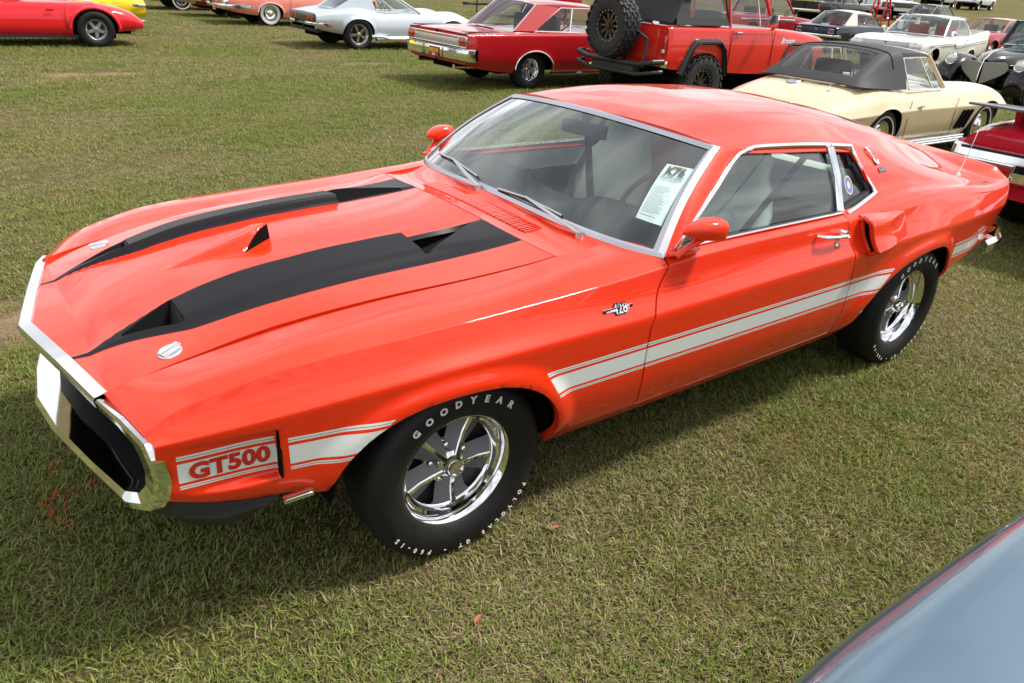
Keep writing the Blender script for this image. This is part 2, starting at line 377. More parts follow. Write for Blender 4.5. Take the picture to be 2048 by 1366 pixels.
me = bpy.data.meshes.new('lawn'); me.vertices.add(len(gp)); zz = ground_h(gp[:, 0], gp[:, 1]); me.vertices.foreach_set('co', np.stack([gp[:, 0], gp[:, 1], zz], 1).ravel())
a_ = me.attributes.new('size', 'FLOAT', 'POINT'); a_.data.foreach_set('value', (gs*rg.uniform(.7, 1.25, len(gs))).astype(np.float32))
a_ = me.attributes.new('turn', 'FLOAT', 'POINT'); a_.data.foreach_set('value', rg.uniform(0, 6.283, len(gs)).astype(np.float32))
# which tuft: green ones where the patchy field is green, straw ones where it is worn
a_ = me.attributes.new('pick', 'INT', 'POINT'); a_.data.foreach_set('value', order.astype(np.int32))
lawn = bpy.data.objects.new('lawn', me); col_(lawn); lawn['kind'] = 'stuff'; lawn['label'] = 'patchy green and straw coloured short grass of the show field'; lawn['category'] = 'grass'
ng = bpy.data.node_groups.new('lawn', 'GeometryNodeTree'); ng.interface.new_socket('Geometry', in_out='INPUT', socket_type='NodeSocketGeometry'); ng.interface.new_socket('Geometry', in_out='OUTPUT', socket_type='NodeSocketGeometry')
gi = ng.nodes.new('NodeGroupInput'); go = ng.nodes.new('NodeGroupOutput'); ip = ng.nodes.new('GeometryNodeInstanceOnPoints'); ci = ng.nodes.new('GeometryNodeCollectionInfo'); ci.inputs['Collection'].default_value = proto; ci.inputs['Separate Children'].default_value = True; ci.inputs['Reset Children'].default_value = True
def na(nm, t):
    x = ng.nodes.new('GeometryNodeInputNamedAttribute'); x.data_type = t; x.inputs[0].default_value = nm; return x.outputs[0]
ip.inputs['Pick Instance'].default_value = True; ng.links.new(gi.outputs[0], ip.inputs['Points']); ng.links.new(ci.outputs[0], ip.inputs['Instance'])
ng.links.new(na('pick', 'INT'), ip.inputs['Instance Index']); ng.links.new(na('size', 'FLOAT'), ip.inputs['Scale'])
cx = ng.nodes.new('ShaderNodeCombineXYZ'); ng.links.new(na('turn', 'FLOAT'), cx.inputs[2]); er = ng.nodes.new('FunctionNodeEulerToRotation'); ng.links.new(cx.outputs[0], er.inputs[0]); ng.links.new(er.outputs[0], ip.inputs['Rotation'])
ng.links.new(ip.outputs[0], go.inputs[0]); lawn.modifiers.new('grass', 'NODES').node_group = ng

# ------------------------------------------------------------------ wheels
RIM_GREY = simple('rim_grey', (.17, .165, .18), .5, .1, var=.15)
def tyre_profile(R, Wd, r):
    w = Wd/2; return [(r-.012, -w*.72), (r+.01, -w*.86), (r+(R-r)*.45, -w), (R-.035, -w*.95), (R-.010, -w*.78), (R-.001, -w*.5), (R, 0), (R-.001, w*.5), (R-.010, w*.78), (R-.035, w*.95), (r+(R-r)*.45, w), (r+.01, w*.88), (r-.003, w*.74), (r-.012, w*.66)]
def make_tyre(R, Wd, r, n=48, white=None, tread=0, mats=None):
    m = MB(); pr = tyre_profile(R, Wd, r); m.lathe(pr, None, n)
    if white:
        a, b = white; w = Wd/2; pw = lambda q: (q, w*np.interp(q, [r, r+.01, r+(R-r)*.45, R-.035], [.80, .88, 1.0, .95])+.0022)
        m.lathe([(a, pw(a)[1]-.004)]+[pw(q) for q in np.linspace(a, b, 5)]+[(b, pw(b)[1]-.004)], None, n, 1)
    if tread:
        k = tread
        for i in range(k):
            for row, (h, wd) in enumerate(((-.30, .16), (-.10, .15), (.10, .15), (.30, .16), (.46, .12), (-.46, .12))):
                a = 2*math.pi*(i+.5*(row % 2))/k; out = R+.006-(.018 if abs(h) > .4 else 0)
                M = Matrix.Rotation(-a, 4, 'Y'); m.box(M @ Vector((out, h*Wd, 0)), (.024, wd*Wd, 2*math.pi*R/k*.66), 0, 0, M @ Matrix.Rotation((.35 if row % 2 else -.35), 4, 'X'))
    return m
def wheel_parts(style, r, dp):
    """rim mesh builder: material slots 0 chrome 1 grey 2 dark"""
    m = MB(); h = dp
    m.lathe([(r-.004, h-.012), (r+.004, h-.004), (r+.003, h+.003), (r-.005, h+.002), (r-.014, h-.008), (r-.020, h-.028), (r-.030, h-.034), (r-.034, h-.052), (r-.040, h-.058), (r-.045, -.10)], None, 48, 0)
    m.lathe([(r-.03, h-.10), (.03, h-.11), (0, h-.11)], None, 32, 2)
    if style == 'magnum':
        k = 5; r1 = r-.042
        for i in range(k):
            M = Matrix.Rotation(2*math.pi*i/k+.45, 4, 'Y'); v = []
            for q, (rr, tw, bw, zt, zb) in enumerate(((.036, .007, .034, h-.032, h-.080), (.075, .0055, .046, h-.045, h-.080), (.115, .0055, .056, h-.054, h-.080), (r1+.004, .009, .066, h-.052, h-.080))):
                v += [M @ Vector((rr, zt, -tw)), M @ Vector((rr, zt, tw)), M @ Vector((rr, zb, bw)), M @ Vector((rr, zb, -bw)), M @ Vector((rr, zt-.004, tw+.003)), M @ Vector((rr, zt-.004, -tw-.003))]
            for q in range(3):
                a, b = q*6, q*6+6
                m.add(v, [], 0)
            base = len(m.v)-len(v)*3; m.v = m.v[:base]; b0 = len(m.v); m.v += [tuple(x) for x in v]
            for q in range(3):
                a = b0+q*6; b = a+6
                for f, mi in (((a, a+1, b+1, b), 0), ((a+1, a+4, b+4, b+1), 0), ((a+5, a, b, b+5), 0), ((a+4, a+2, b+2, b+4), 1), ((a+3, a+5, b+5, b+3), 1)): m.f.append(f); m.m.append(mi)
        m.lathe([(.052, h-.085), (.048, h-.045), (.036, h-.036), (.031, h-.012), (.028, h-.006), (.024, h-.006), (.022, h-.016), (0, h-.018)], None, 24, 0)
        for i in range(k):
            a = 2*math.pi*(i+.5)/k+.45; M = T((.066*math.cos(a), h-.078, -.066*math.sin(a))); m.lathe([(.017, -.01), (.017, .0), (.010, .002), (.010, .018), (.006, .022), (0, .022)], M, 8, 0)
        m.lathe([(.085, h-.084), (.03, h-.080)], None, 24, 1)
    elif style == 'five':
        for i in range(5):
            M = Matrix.Rotation(2*math.pi*i/5+.3, 4, 'Y'); m.prism([(.03, -.034), (r-.03, -.024), (r-.03, .024), (.03, .034)], -.035, M @ T((0, h-.012, 0)), 1)
        m.lathe([(.055, h-.05), (.05, h-.008), (.03, h-.002), (0, h)], None, 20, 1)
    elif style == 'torq':
        for i in range(5):
            M = Matrix.Rotation(2*math.pi*i/5+.1, 4, 'Y'); m.prism([(.03, -.02), (r*.5, -.030), (r-.026, -.020), (r-.026, .020), (r*.5, .030), (.03, .02)], -.03, M @ T((0, h-.018, 0)), 0)
        m.lathe([(.045, h-.05), (.04, h-.012), (.02, h-.006), (0, h-.005)], None, 20, 0)
    elif style == 'ten':
        for i in range(10):
            M = Matrix.Rotation(2*math.pi*i/10, 4, 'Y'); m.prism([(.055, -.014), (r-.045, -.016), (r-.03, -.026), (r-.03, .026), (r-.045, .016), (.055, .014)], -.03, M @ T((0, h-.035, 0)), 1)
        m.lathe([(.065, h-.07), (.062, h-.02), (.045, h-.018), (.04, h+.0), (0, h+.002)], None, 24, 2)
        m.lathe([(r-.034, h-.04), (r-.030, h-.006), (r-.006, h-.002), (r-.004, h-.02)], None, 40, 2)
    else:   # full disc cap
        m.lathe([(r-.03, h-.02), (r-.045, h-.004), (r-.065, h-.018), (r*.50, h-.022), (r*.42, h+.000), (r*.25, h+.006), (r*.22, h+.014), (0, h+.022)], None, 40, 0)
    return m
def add_wheel(parent, x, y, R, Wd, r, side, style, white=None, tread=0, steer=0, rimmats=None, wmat=None, name='wheel', z=None, spin=0.0, tyremat=None):
    key = (R, Wd, r, style, white, tread, tuple(k.name for k in rimmats) if rimmats else 0)
    if key not in WCACHE:
        t = make_tyre(R, Wd, r, 56, white, tread); o1 = t.build('tyre', None, None, True, 40, [tyremat or RUBBER, wmat or WHITEWALL])
        w = wheel_parts(style, r, Wd*.36); o2 = w.build('wheel', None, None, True, 35, rimmats or [CHROME, RIM_GREY, BLACK])
        WCACHE[key] = (o1.data, o2.data); bpy.data.objects.remove(o1); bpy.data.objects.remove(o2)
    t, w = WCACHE[key]
    o = bpy.data.objects.new(name, w); col_(o); o.parent = parent; o.location = (x, y, z if z is not None else R-.004); o.rotation_euler = Euler((0, spin, (0 if side > 0 else math.pi)+steer))
    c = bpy.data.objects.new('tyre', t); col_(c); c.parent = o
    return o
WCACHE = {}
WHITEWALL = simple('whitewall', (.72, .70, .64), .6)

# ------------------------------------------------------------------ the orange-red fastback in the foreground
HCOL = (0.75, 0.034, 0.007)
def stripe_paint(name, kind):
    m, n, b = mat_new(name); setp(b, col=HCOL, rough=0.35, coat=1.0, crough=0.015, cior=1.45, spec=.08); ripple(n, b)
    g = N_(n, 'ShaderNodeTexCoord'); x = N_(n, 'ShaderNodeTexNoise'); x.inputs['Scale'].default_value = 1.4
    n.links.new(g.outputs['Object'], x.inputs['Vector']); mr = N_(n, 'ShaderNodeMapRange'); mr.inputs['To Min'].default_value = 0.95; mr.inputs['To Max'].default_value = 1.05
    n.links.new(x.outputs[0], mr.inputs[0]); mu = N_(n, 'ShaderNodeMix', data_type='RGBA', blend_type='MULTIPLY'); mu.inputs['Factor'].default_value = 1
    mu.inputs['A'].default_value = (*HCOL, 1); n.links.new(mr.outputs[0], mu.inputs['B'])
    if kind == 'plain': n.links.new(mu.outputs['Result'], b.inputs['Base Color']); return m
    at = N_(n, 'ShaderNodeAttribute', attribute_name='su'); gt = N_(n, 'ShaderNodeMapRange', clamp=True)
    gt.inputs['From Min'].default_value = -0.0006; gt.inputs['From Max'].default_value = 0.0006; n.links.new(at.outputs['Fac'], gt.inputs[0])
    mx = N_(n, 'ShaderNodeMix', data_type='RGBA'); n.links.new(mu.outputs['Result'], mx.inputs['A']); n.links.new(mx.outputs['Result'], b.inputs['Base Color'])
    if kind == 'hood':
        n.links.new(gt.outputs[0], mx.inputs['Factor']); mx.inputs['B'].default_value = (0.018, 0.018, 0.021, 1)
        c = N_(n, 'ShaderNodeMapRange'); c.inputs['To Min'].default_value = 1.0; c.inputs['To Max'].default_value = 0.0; n.links.new(gt.outputs[0], c.inputs[0]); n.links.new(c.outputs[0], b.inputs['Coat Weight'])
        c = N_(n, 'ShaderNodeMapRange'); c.inputs['To Min'].default_value = 0.32; c.inputs['To Max'].default_value = 0.34; n.links.new(gt.outputs[0], c.inputs[0]); n.links.new(c.outputs[0], b.inputs['Roughness'])
    else:
        sv = N_(n, 'ShaderNodeAttribute', attribute_name='sv'); r = N_(n, 'ShaderNodeValToRGB'); r.color_ramp.interpolation = 'CONSTANT'
        mp = N_(n, 'ShaderNodeMapRange'); mp.inputs['From Min'].default_value = -0.1; mp.inputs['From Max'].default_value = 1.1; n.links.new(sv.outputs['Fac'], mp.inputs[0]); n.links.new(mp.outputs[0], r.inputs[0])
        Wh = (0.66, 0.69, 0.66, 1); Dk = (0.10, 0.03, 0.03, 1); No = (0, 0, 0, 0)
        E_ = [(0, No), (0.0, Wh), (0.04, Dk), (0.058, Wh), (0.098, No), (0.185, Wh), (0.765, No), (0.865, Wh), (0.915, Dk), (0.935, Wh), (1.0, No)]
        el = r.color_ramp.elements; el[0].position = 0; el[0].color = No; el[1].position = 1; el[1].color = No
        for p_, c_ in E_[1:]:
            e = el.new((p_+0.1)/1.2); e.color = c_
        q = N_(n, 'ShaderNodeMath', operation='MULTIPLY'); n.links.new(r.outputs['Alpha'], q.inputs[0]); n.links.new(gt.outputs[0], q.inputs[1])
        n.links.new(q.outputs[0], mx.inputs['Factor']); n.links.new(r.outputs['Color'], mx.inputs['B'])
    return m
HP = stripe_paint('coral_paint', 'plain'); HPH = stripe_paint('coral_paint_hood', 'hood'); HPS = stripe_paint('coral_paint_side', 'side')
STRIPE_BLACK = simple('stripe_black', (0.022, 0.022, 0.025), 0.5)
car = thing('muscle_car', 'orange-red fastback with black hood stripes and white side stripe in the foreground', 'car')

cr_y = S((.86,.735),(.79,.752),(.70,.768),(.49,.797),(.17,.822),(-.29,.836),(-.63,.846),(-.84,.850),(-1.4,.852),(-1.95,.854),(-2.14,.858),(-2.34,.850),(-2.57,.842),(-2.85,.832),(-3.15,.822),(-3.49,.800),(-3.74,.775))
cr_z = S((.86,.690),(.82,.722),(.79,.744),(.70,.777),(.49,.820),(.17,.838),(-.29,.855),(-.63,.873),(-.84,.892),(-1.4,.905),(-1.95,.905),(-2.14,.912),(-2.34,.934),(-2.57,.947),(-2.85,.936),(-3.15,.916),(-3.49,.888),(-3.74,.885))
ce_y = S((.86,.786),(.60,.840),(.30,.880),(0,.900),(-.30,.905),(-.70,.907),(-1.2,.909),(-1.6,.909),(-2.0,.907),(-2.6,.902),(-3.2,.872),(-3.6,.830),(-3.74,.805))
ce_z = S((.86,.690),(.60,.712),(.30,.733),(0,.742),(-.30,.742),(-.70,.736),(-1.2,.745),(-1.6,.752),(-2.0,.755),(-2.6,.765),(-3.2,.765),(-3.74,.765))
bo_z = S((.86,.520),(.68,.462),(.53,.440),(.42,.420),(.30,.36),(-.3,.305),(-.8,.300),(-2.1,.300),(-2.5,.36),(-2.95,.440),(-3.28,.485),(-3.45,.510),(-3.74,.53))
bo_in = S((.86,.028),(.42,.055),(-.3,.095),(-2.2,.095),(-3.0,.055),(-3.74,.03))
f0_y = S((.90,.545),(-.506,.627),(-.60,.632),(-.72,.645),(-.758,.70),(-.80,.765),(-.836,.812),(-.86,.83))
f0_z = S((.90,.719),(.795,.752),(.686,.778),(.448,.826),(.145,.856),(-.183,.872),(-.376,.886),(-.506,.901),(-.60,.909),(-.72,.921),(-.758,.918),(-.80,.912),(-.836,.907),(-.86,.906))
ARCH_F = (0.045, 0.335, 0.405, 0.405, 0.322, 2.3)     # xc, zc, a to the front, a to the rear, b, exponent
ARCH_R = (-2.73, 0.30, 0.60, 0.285, 0.375, 2.05)
def rho(x, z, A):
    xc, zc, af, ar, b, n = A; dx = x - xc; a = np.where(dx > 0, af, ar); dz = np.maximum(z - zc, 0)
    nn = np.where(dx > 0, n, n + (0.45 if A is ARCH_R else 0))
    return (np.abs(dx/a)**nn + np.abs(dz/b)**nn) ** (1/nn)
def flare(P):
    for A in (ARCH_F, ARCH_R):
        d = (rho(P[..., 0], P[..., 2], A) - 1) * 0.36
        P[..., 1] += 0.020 * (1 - ss(0.012, 0.078, d)) * (d > -0.25) * ss(0.30, 0.42, P[..., 2]) * (P[..., 2] < 0.86)
    return P
def arch_cut(P, mask):
    for A in (ARCH_F, ARCH_R):
        r = rho(P[..., 0], P[..., 2], A); ins = r < 1
        m = ins[:-1, :-1] & ins[1:, :-1] & ins[:-1, 1:] & ins[1:, 1:]; mask &= ~m
        up = P[..., 2] > A[1]; k = 1/np.maximum(r, 0.3)
        P[..., 0] = np.where(ins, A[0] + (P[..., 0]-A[0])*k, P[..., 0])
        P[..., 2] = np.where(ins & up, A[1] + (P[..., 2]-A[1])*k, P[..., 2])
    return P, mask
def low_feats(x):
    """crest, concave, crease, below, lower, tuck, bottom"""
    cy, cz, ey, ez, bz = cr_y(x), cr_z(x), ce_y(x), ce_z(x), bo_z(x); bi = bo_in(x)
    fade = ss(-2.9, -2.0, x)                     # the crease dies out over the rear quarter
    f = lambda y, z: np.stack([y, z], -1)
    hh = ez - bz
    return [f(cy, cz), f(cy + .50*(ey-cy) - .014*fade + .006*(1-fade), cz + .56*(ez-cz)), f(ey, ez), f(ey - .010, bz + .70*hh), f(ey - .018 - .0*bi, bz + .40*hh), f(ey - bi*.50, bz + .15*hh), f(ey - bi, bz)]
LRAD = [(.42, .42), (.46, .46), (.13, .16), (.4, .4), (.4, .4), (.35, .35)]
gapF = S((.30,-.757),(.37,-.752),(.50,-.733),(.69,-.722),(.80,-.765),(.91,-.838),(.99,-.86)); gapR = S((.30,-2.02),(.45,-2.015),(.63,-1.998),(.762,-1.965),(.878,-1.936),(.925,-1.940))
def gapwarp(X, Z, side):
    u0, g = ((-.77, gapF) if side == 'F' else (-1.96, gapR))
    w = np.clip(1 - np.abs(X - u0)/.28, 0, 1); w = w*w*(3-2*w)
    return X + (g(Z) - u0) * w
def side_attrs(P):
    x, z = P[..., 0], P[..., 2]
    zt = .636 + .010*ss(.3, .8, x) + .006*ss(-2.9, -3.1, x); zb = .534 + .008*ss(.5, .8, x) + .022*ss(-2.6, -3.0, x)
    sv = (z - zb) / (zt - zb); d = -np.ones_like(x)
    for a0, b0, sl0, a1, b1, sl1 in ((.806, 0, .0, .566, 0, .10), (.541, 0, .05, .258, .636, -1.05), (-.273, .636, .60, -2.347, .636, -1.02), (-3.03, .6, .20, -3.50, .636, -2.3)):
        front = a0 - sl0*(b0 - z if b0 else .6 - z); rear = a1 - sl1*(b1 - z if b1 else .6 - z)
        d = np.maximum(d, np.minimum(front - x, x - rear))
    return {'su': d, 'sv': sv}

# ---- front fender (left, then mirrored)
u = np.unique(np.concatenate([np.arange(-.77, .846, .012), [.848, .572, .566, .561, .556, .550]]))[::-1]
u = u[np.concatenate([[True], np.abs(np.diff(u)) > .002])]
u[-1] = -.7660
lf = low_feats(u); F0 = np.stack([f0_y(u), f0_z(u)], -1)
FA = F0 + (lf[0]-F0)*.55; FA[:, 1] += .012*(1-ss(.66, .86, u))
LRF = [(.05, .06)] + LRAD[1:]
sec, ix = fillet([F0, FA] + lf, [0, .45] + LRF, ns=8, nc=6)
X = np.repeat(u[:, None], sec.shape[1], 1)
P = np.stack([X, sec[..., 0], sec[..., 1]], -1)
w = ss(.45, .848, P[..., 0]); P[..., 0] += w * .06 * np.clip((.79 - P[..., 1]) / .245, 0, 1.05)
P[..., 0] = gapwarp(P[..., 0], P[..., 2], 'F')
P = flare(P)
x, z = P[..., 0], P[..., 2]                       # recessed panel with the model lettering
rec = .024*(1-ss(.60, .83, x))*ss(.562, .566, x)*ss(.512, .528, z)*(1-ss(.662, .676, z)); P[..., 1] -= rec
mask = np.ones((P.shape[0]-1, P.shape[1]-1), bool); N0 = grid_normals(P); P, mask = arch_cut(P, mask)
FEND_P = P
o = grid_obj('front_fender', P, HPS, car, mask, (0, 1, .5), .026, side_attrs(P), N=N0); mirror_obj(o)
# ---- door
u = np.linspace(-.7740, -1.9545, 100)
lf = low_feats(u); D0 = np.stack([np.full_like(u, .806), np.full_like(u, .926)], -1); D0[:, 1] = S((-.77, .915), (-.95, .925), (-1.95, .921))(u)
D0[:, 0] = S((-.77, .815), (-.95, .812), (-1.95, .806))(u)
sec, ix = fillet([D0] + lf, [0] + LRF, ns=8, nc=6)
X = np.repeat(u[:, None], sec.shape[1], 1); P = np.stack([X, sec[..., 0], sec[..., 1]], -1)
P[..., 0] = gapwarp(P[..., 0], P[..., 2], 'F'); P[..., 0] = gapwarp(P[..., 0], P[..., 2], 'R'); P = flare(P)
kx = ix[6] + 1; DOOR_P = P
door = grid_obj('door', P[:, :kx+1], HPS, car, None, (0, 1, .3), .022, side_attrs(P[:, :kx+1])); doorR = mirror_obj(door)
Pr = P[:, kx:].copy(); Pr[0, :, 0] += .004; Pr[:, 0, 2] -= .006
o = grid_obj('rocker_panel', Pr, HP, car, None, (0, 1, 0), .03); mirror_obj(o)
# ---- body shell: roof, sail panels, quarters, deck and tail spoiler in one welded piece
zc = S((-1.13,1.272),(-1.3,1.304),(-1.6,1.324),(-2.0,1.315),(-2.4,1.268),(-2.69,1.218),(-3.0,1.146),(-3.24,1.086),(-3.42,1.040),(-3.54,1.012),(-3.62,.998),(-3.70,.988),(-3.74,.984))
dy_ = S((-1.13,.645),(-1.24,.650),(-1.45,.658),(-1.95,.664),(-2.13,.662),(-2.4,.652),(-2.7,.640),(-3.0,.618),(-3.3,.580),(-3.5,.535),(-3.60,.540),(-3.67,.610),(-3.74,.690))
dz_ = S((-1.13,1.226),(-1.24,1.222),(-1.45,1.213),(-1.95,1.183),(-2.13,1.165),(-2.4,1.122),(-2.7,1.062),(-3.0,.996),(-3.3,.944),(-3.5,.912),(-3.60,.910),(-3.67,.920),(-3.74,.936))
jy_ = S((-1.90,.806),(-1.965,.806),(-2.10,.790),(-2.24,.772),(-2.5,.770),(-2.8,.772),(-3.1,.768),(-3.4,.735),(-3.6,.715),(-3.74,.738))
jz_ = S((-1.90,.919),(-1.965,.919),(-2.10,.943),(-2.24,.972),(-2.5,.972),(-2.8,.950),(-3.1,.922),(-3.4,.890),(-3.6,.880),(-3.74,.902))
u = np.concatenate([np.linspace(-1.13, -1.93, 50), [-1.9625], np.linspace(-1.975, -2.185, 16), np.linspace(-2.20, -3.70, 116), [-3.715, -3.728, -3.737, -3.742]])
ir = int(np.argmin(np.abs(u+2.185))); iq = int(np.argmin(np.abs(u+1.9625)))
f = lambda a, b: np.stack([a, b], -1)
C0 = f(0*u, zc(u)); dY, dZ, jY, jZ = dy_(u), dz_(u), jy_(u), jz_(u)
tail = ss(-3.40, -3.56, u)
C1 = f(dY*.60, dZ + (zc(u)-dZ)*(.88-.29*tail)); C2 = f(dY, dZ); C4 = f(jY, jZ); C3 = f((dY+jY)/2+.012*(1-tail), (dZ+jZ)/2+.004*(1-tail))
lf = low_feats(u)
sec, ix = fillet([C0, C1, C2, C3, C4] + lf, [0, (.55, .45), (.20, .18), (.35, .35), (.4, .35)] + LRAD, ns=8, nc=6)
X = np.repeat(u[:, None], sec.shape[1], 1); P = np.stack([X, sec[..., 0], sec[..., 1]], -1)
P[..., 0] -= .112*np.clip(P[..., 1]/.649, 0, 1)**2 * (1-ss(0, .55, -1.13-X))*(np.arange(P.shape[1]) <= ix[2]+3)
rr = np.arange(P.shape[1]); t = np.clip((rr-ix[2]-3)/(ix[4]-ix[2]-3), 0, 1)       # slant of the quarter window's rear edge
bell = np.clip(1-np.abs(X+2.185)/.25, 0, 1); bell = bell*bell*(3-2*bell)
P[..., 0] += (.053 - .106*t)[None, :]*bell*((rr > ix[2]) & (rr < ix[4]+12))*np.where(rr > ix[4], np.clip(1-(rr-ix[4])/12, 0, 1), 1)
low = (rr >= ix[4])[None, :]
P[..., 0] = np.where(low, gapwarp(P[..., 0], np.minimum(P[..., 2], .925), 'R'), P[..., 0])
wt = ss(-3.1, -3.72, X); P[..., 0] += wt*.42*np.clip(.90-P[..., 2], 0, .5)**1.15               # raked tail
rc = np.clip((-3.68-u)/.062, 0, 1)[:, None]; P[..., 1] *= 1-.035*rc**2
P = flare(P)
mask = np.ones((P.shape[0]-1, P.shape[1]-1), bool)
J = np.arange(P.shape[1]-1)[None, :]; I = np.arange(P.shape[0]-1)[:, None]
rE = ix[2]+3; rB = ix[4]
mask &= ~((I < ir) & (J >= rE) & (J < rB))
mask &= ~((I < iq) & (J >= rE))
ia, ib = int(np.argmin(np.abs(u+2.46))), int(np.argmin(np.abs(u+3.12))); RW = ix[1]+1
mask &= ~((I >= ia) & (I < ib) & (J < RW))
N0 = grid_normals(P); P, mask2 = arch_cut(P, mask)
# close the tail
cap = P[-1].copy(); cap[:, 0] += .02; cap[:, 1] *= .05; P = np.concatenate([P, P[-1:][:, :, :]*1.0, cap[None]], 0)
P[-2, :, 1] *= .97; P[-2, :, 0] += .004
mask = np.concatenate([mask, np.ones((2, mask.shape[1]), bool)], 0)
SHELL_P = P; SH_IX = ix
full = np.concatenate([P[:, ::-1]*np.array([1, -1, 1]), P[:, 1:]], 1); fm = np.concatenate([mask[:, ::-1], mask], 1)
at = side_attrs(full); at['su'] = np.where(full[..., 1] < 0, at['su'], at['su'])
N0 = np.concatenate([N0, N0[-1:], N0[-1:]], 0); Nf = np.concatenate([N0[:, ::-1]*np.array([1, -1, 1]), N0[:, 1:]], 1)
shell = grid_obj('body_shell', full, HPS, car, fm, (0, 0, 1), .012, at, mats=[HPS], N=Nf)

# ---- hood with raised black bands and scoops
def hood_front(y): return 1.002 - .108*np.abs(y/.545)**1.04
def hood_rear(y): return -.446 - .056*np.abs(y/.627)**3
gz = S((.90,.719),(.795,.752),(.686,.778),(.448,.826),(.145,.856),(-.183,.872),(-.376,.886),(-.506,.901))
gy = S((.90,.5385),(-.506,.6195))
def tri_sd(x, y, tri):
    """smallest signed edge distance inside a triangle (positive inside)"""
    d = None
    for i in range(3):
        a, b = np.array(tri[i]), np.array(tri[(i+1) % 3]); c = np.array(tri[(i+2) % 3]); n = np.array((-(b-a)[1], (b-a)[0])); n = n/np.linalg.norm(n)
        if n @ (c-a) < 0: n = -n
        v = (x-a[0])*n[0] + (y-a[1])*n[1]; d = v if d is None else np.minimum(d, v)
    return d
NACA = ((.825, .318), (.662, .270), (.655, .396)); REXT = ((-.100, .248), (-.108, .430), (-.410, .252))
b_in = S((.96,.297),(.90,.297),(.80,.283),(.70,.262),(.65,.250),(.5,.246),(-.1,.244),(-.5,.242)); b_out = S((.96,.312),(.90,.322),(.80,.358),(.70,.404),(.64,.428),(.45,.446),(0,.459),(-.5,.471))
band_h = S((1.0,0),(.90,.003),(.80,.012),(.66,.030),(.45,.038),(.1,.038),(-.1,.036),(-.30,.020),(-.46,.004),(-.6,.0))
def blister_end(a): return .275 + 1.5*a
def hood_z(x, y):
    a = np.abs(y); g = gz(x); crown = S((1.0,.012),(.8,.034),(.4,.042),(0,.044),(-.5,.045))(x)
    z = g + crown*(1-(a/.62)**2)
    bi, bo = b_in(x), b_out(x); h = band_h(x)
    bt = np.clip((a-bi)/(bo-bi), 0, 1); z = z + h*ss(0, .11, bt)*np.where(bt < .66, 1-.30*bt/.66, .70*(1-ss(.66, 1.0, bt)))
    z = z - .010*ss(.06, .0, np.abs(a-bi+.01))*0
    # centre blister, its rear edge swept back to the middle
    cw = np.clip((.62-x)/.32, 0, 1); ww = .012 + .090*cw
    z = z + .056*cw**1.3*(1-ss(ww*.25, ww*1.1, a))*(x > blister_end(a))
    return z
nx, ny = 250, 201
sx = np.linspace(0, 1, nx); sy = np.linspace(-1, 1, ny)
sx = np.unique(np.concatenate([sx]))
Y0 = sy[None, :]; SX = sx[:, None]
xm = .45
Xg = hood_front(sy*.543)[None, :]*(1-SX) + hood_rear(sy*.622)[None, :]*SX
# columns snap across the mouths so that their walls stay steep
Yg = gy(Xg)*Y0
Zg = hood_z(Xg, Yg)
Pm = np.stack([Xg, Yg, Zg], -1)
a_ = np.abs(Yg); su = np.minimum(a_-b_in(Xg), b_out(Xg)-a_); su = np.minimum(su, Xg+.480)
hm = np.ones((Pm.shape[0]-1, Pm.shape[1]-1), bool)
def tri_snap(P_, mask, tri):
    for sg in (1, -1):
        x, y = P_[..., 0], P_[..., 1]*sg; d = tri_sd(x, y, tri); ins = d > 0
        mask &= ~(ins[:-1, :-1] & ins[1:, :-1] & ins[:-1, 1:] & ins[1:, 1:])
        best = np.full(x.shape, 9.0); bx_, by_ = x.copy(), y.copy()
        for i in range(3):
            p0, p1 = np.array(tri[i]), np.array(tri[(i+1) % 3]); e = p1-p0; t = np.clip(((x-p0[0])*e[0]+(y-p0[1])*e[1])/(e @ e), 0, 1); qx, qy = p0[0]+e[0]*t, p0[1]+e[1]*t
            dd = np.hypot(x-qx, y-qy); c = dd < best; best = np.where(c, dd, best); bx_ = np.where(c, qx, bx_); by_ = np.where(c, qy, by_)
        nx2 = np.where(ins, bx_, x); ny2 = np.where(ins, by_, y)*sg
        P_[..., 2] = np.where(ins, hood_z(nx2, ny2), P_[..., 2]); P_[..., 0] = nx2; P_[..., 1] = ny2
NH = grid_normals(Pm); tri_snap(Pm, hm, NACA); tri_snap(Pm, hm, REXT)
hood = grid_obj('hood', Pm, HPH, car, hm, (0, 0, 1), .020, {'su': su}, sharp=None, N=NH)
hz1 = lambda x, y: float(hood_z(np.array(x), np.array(y)))
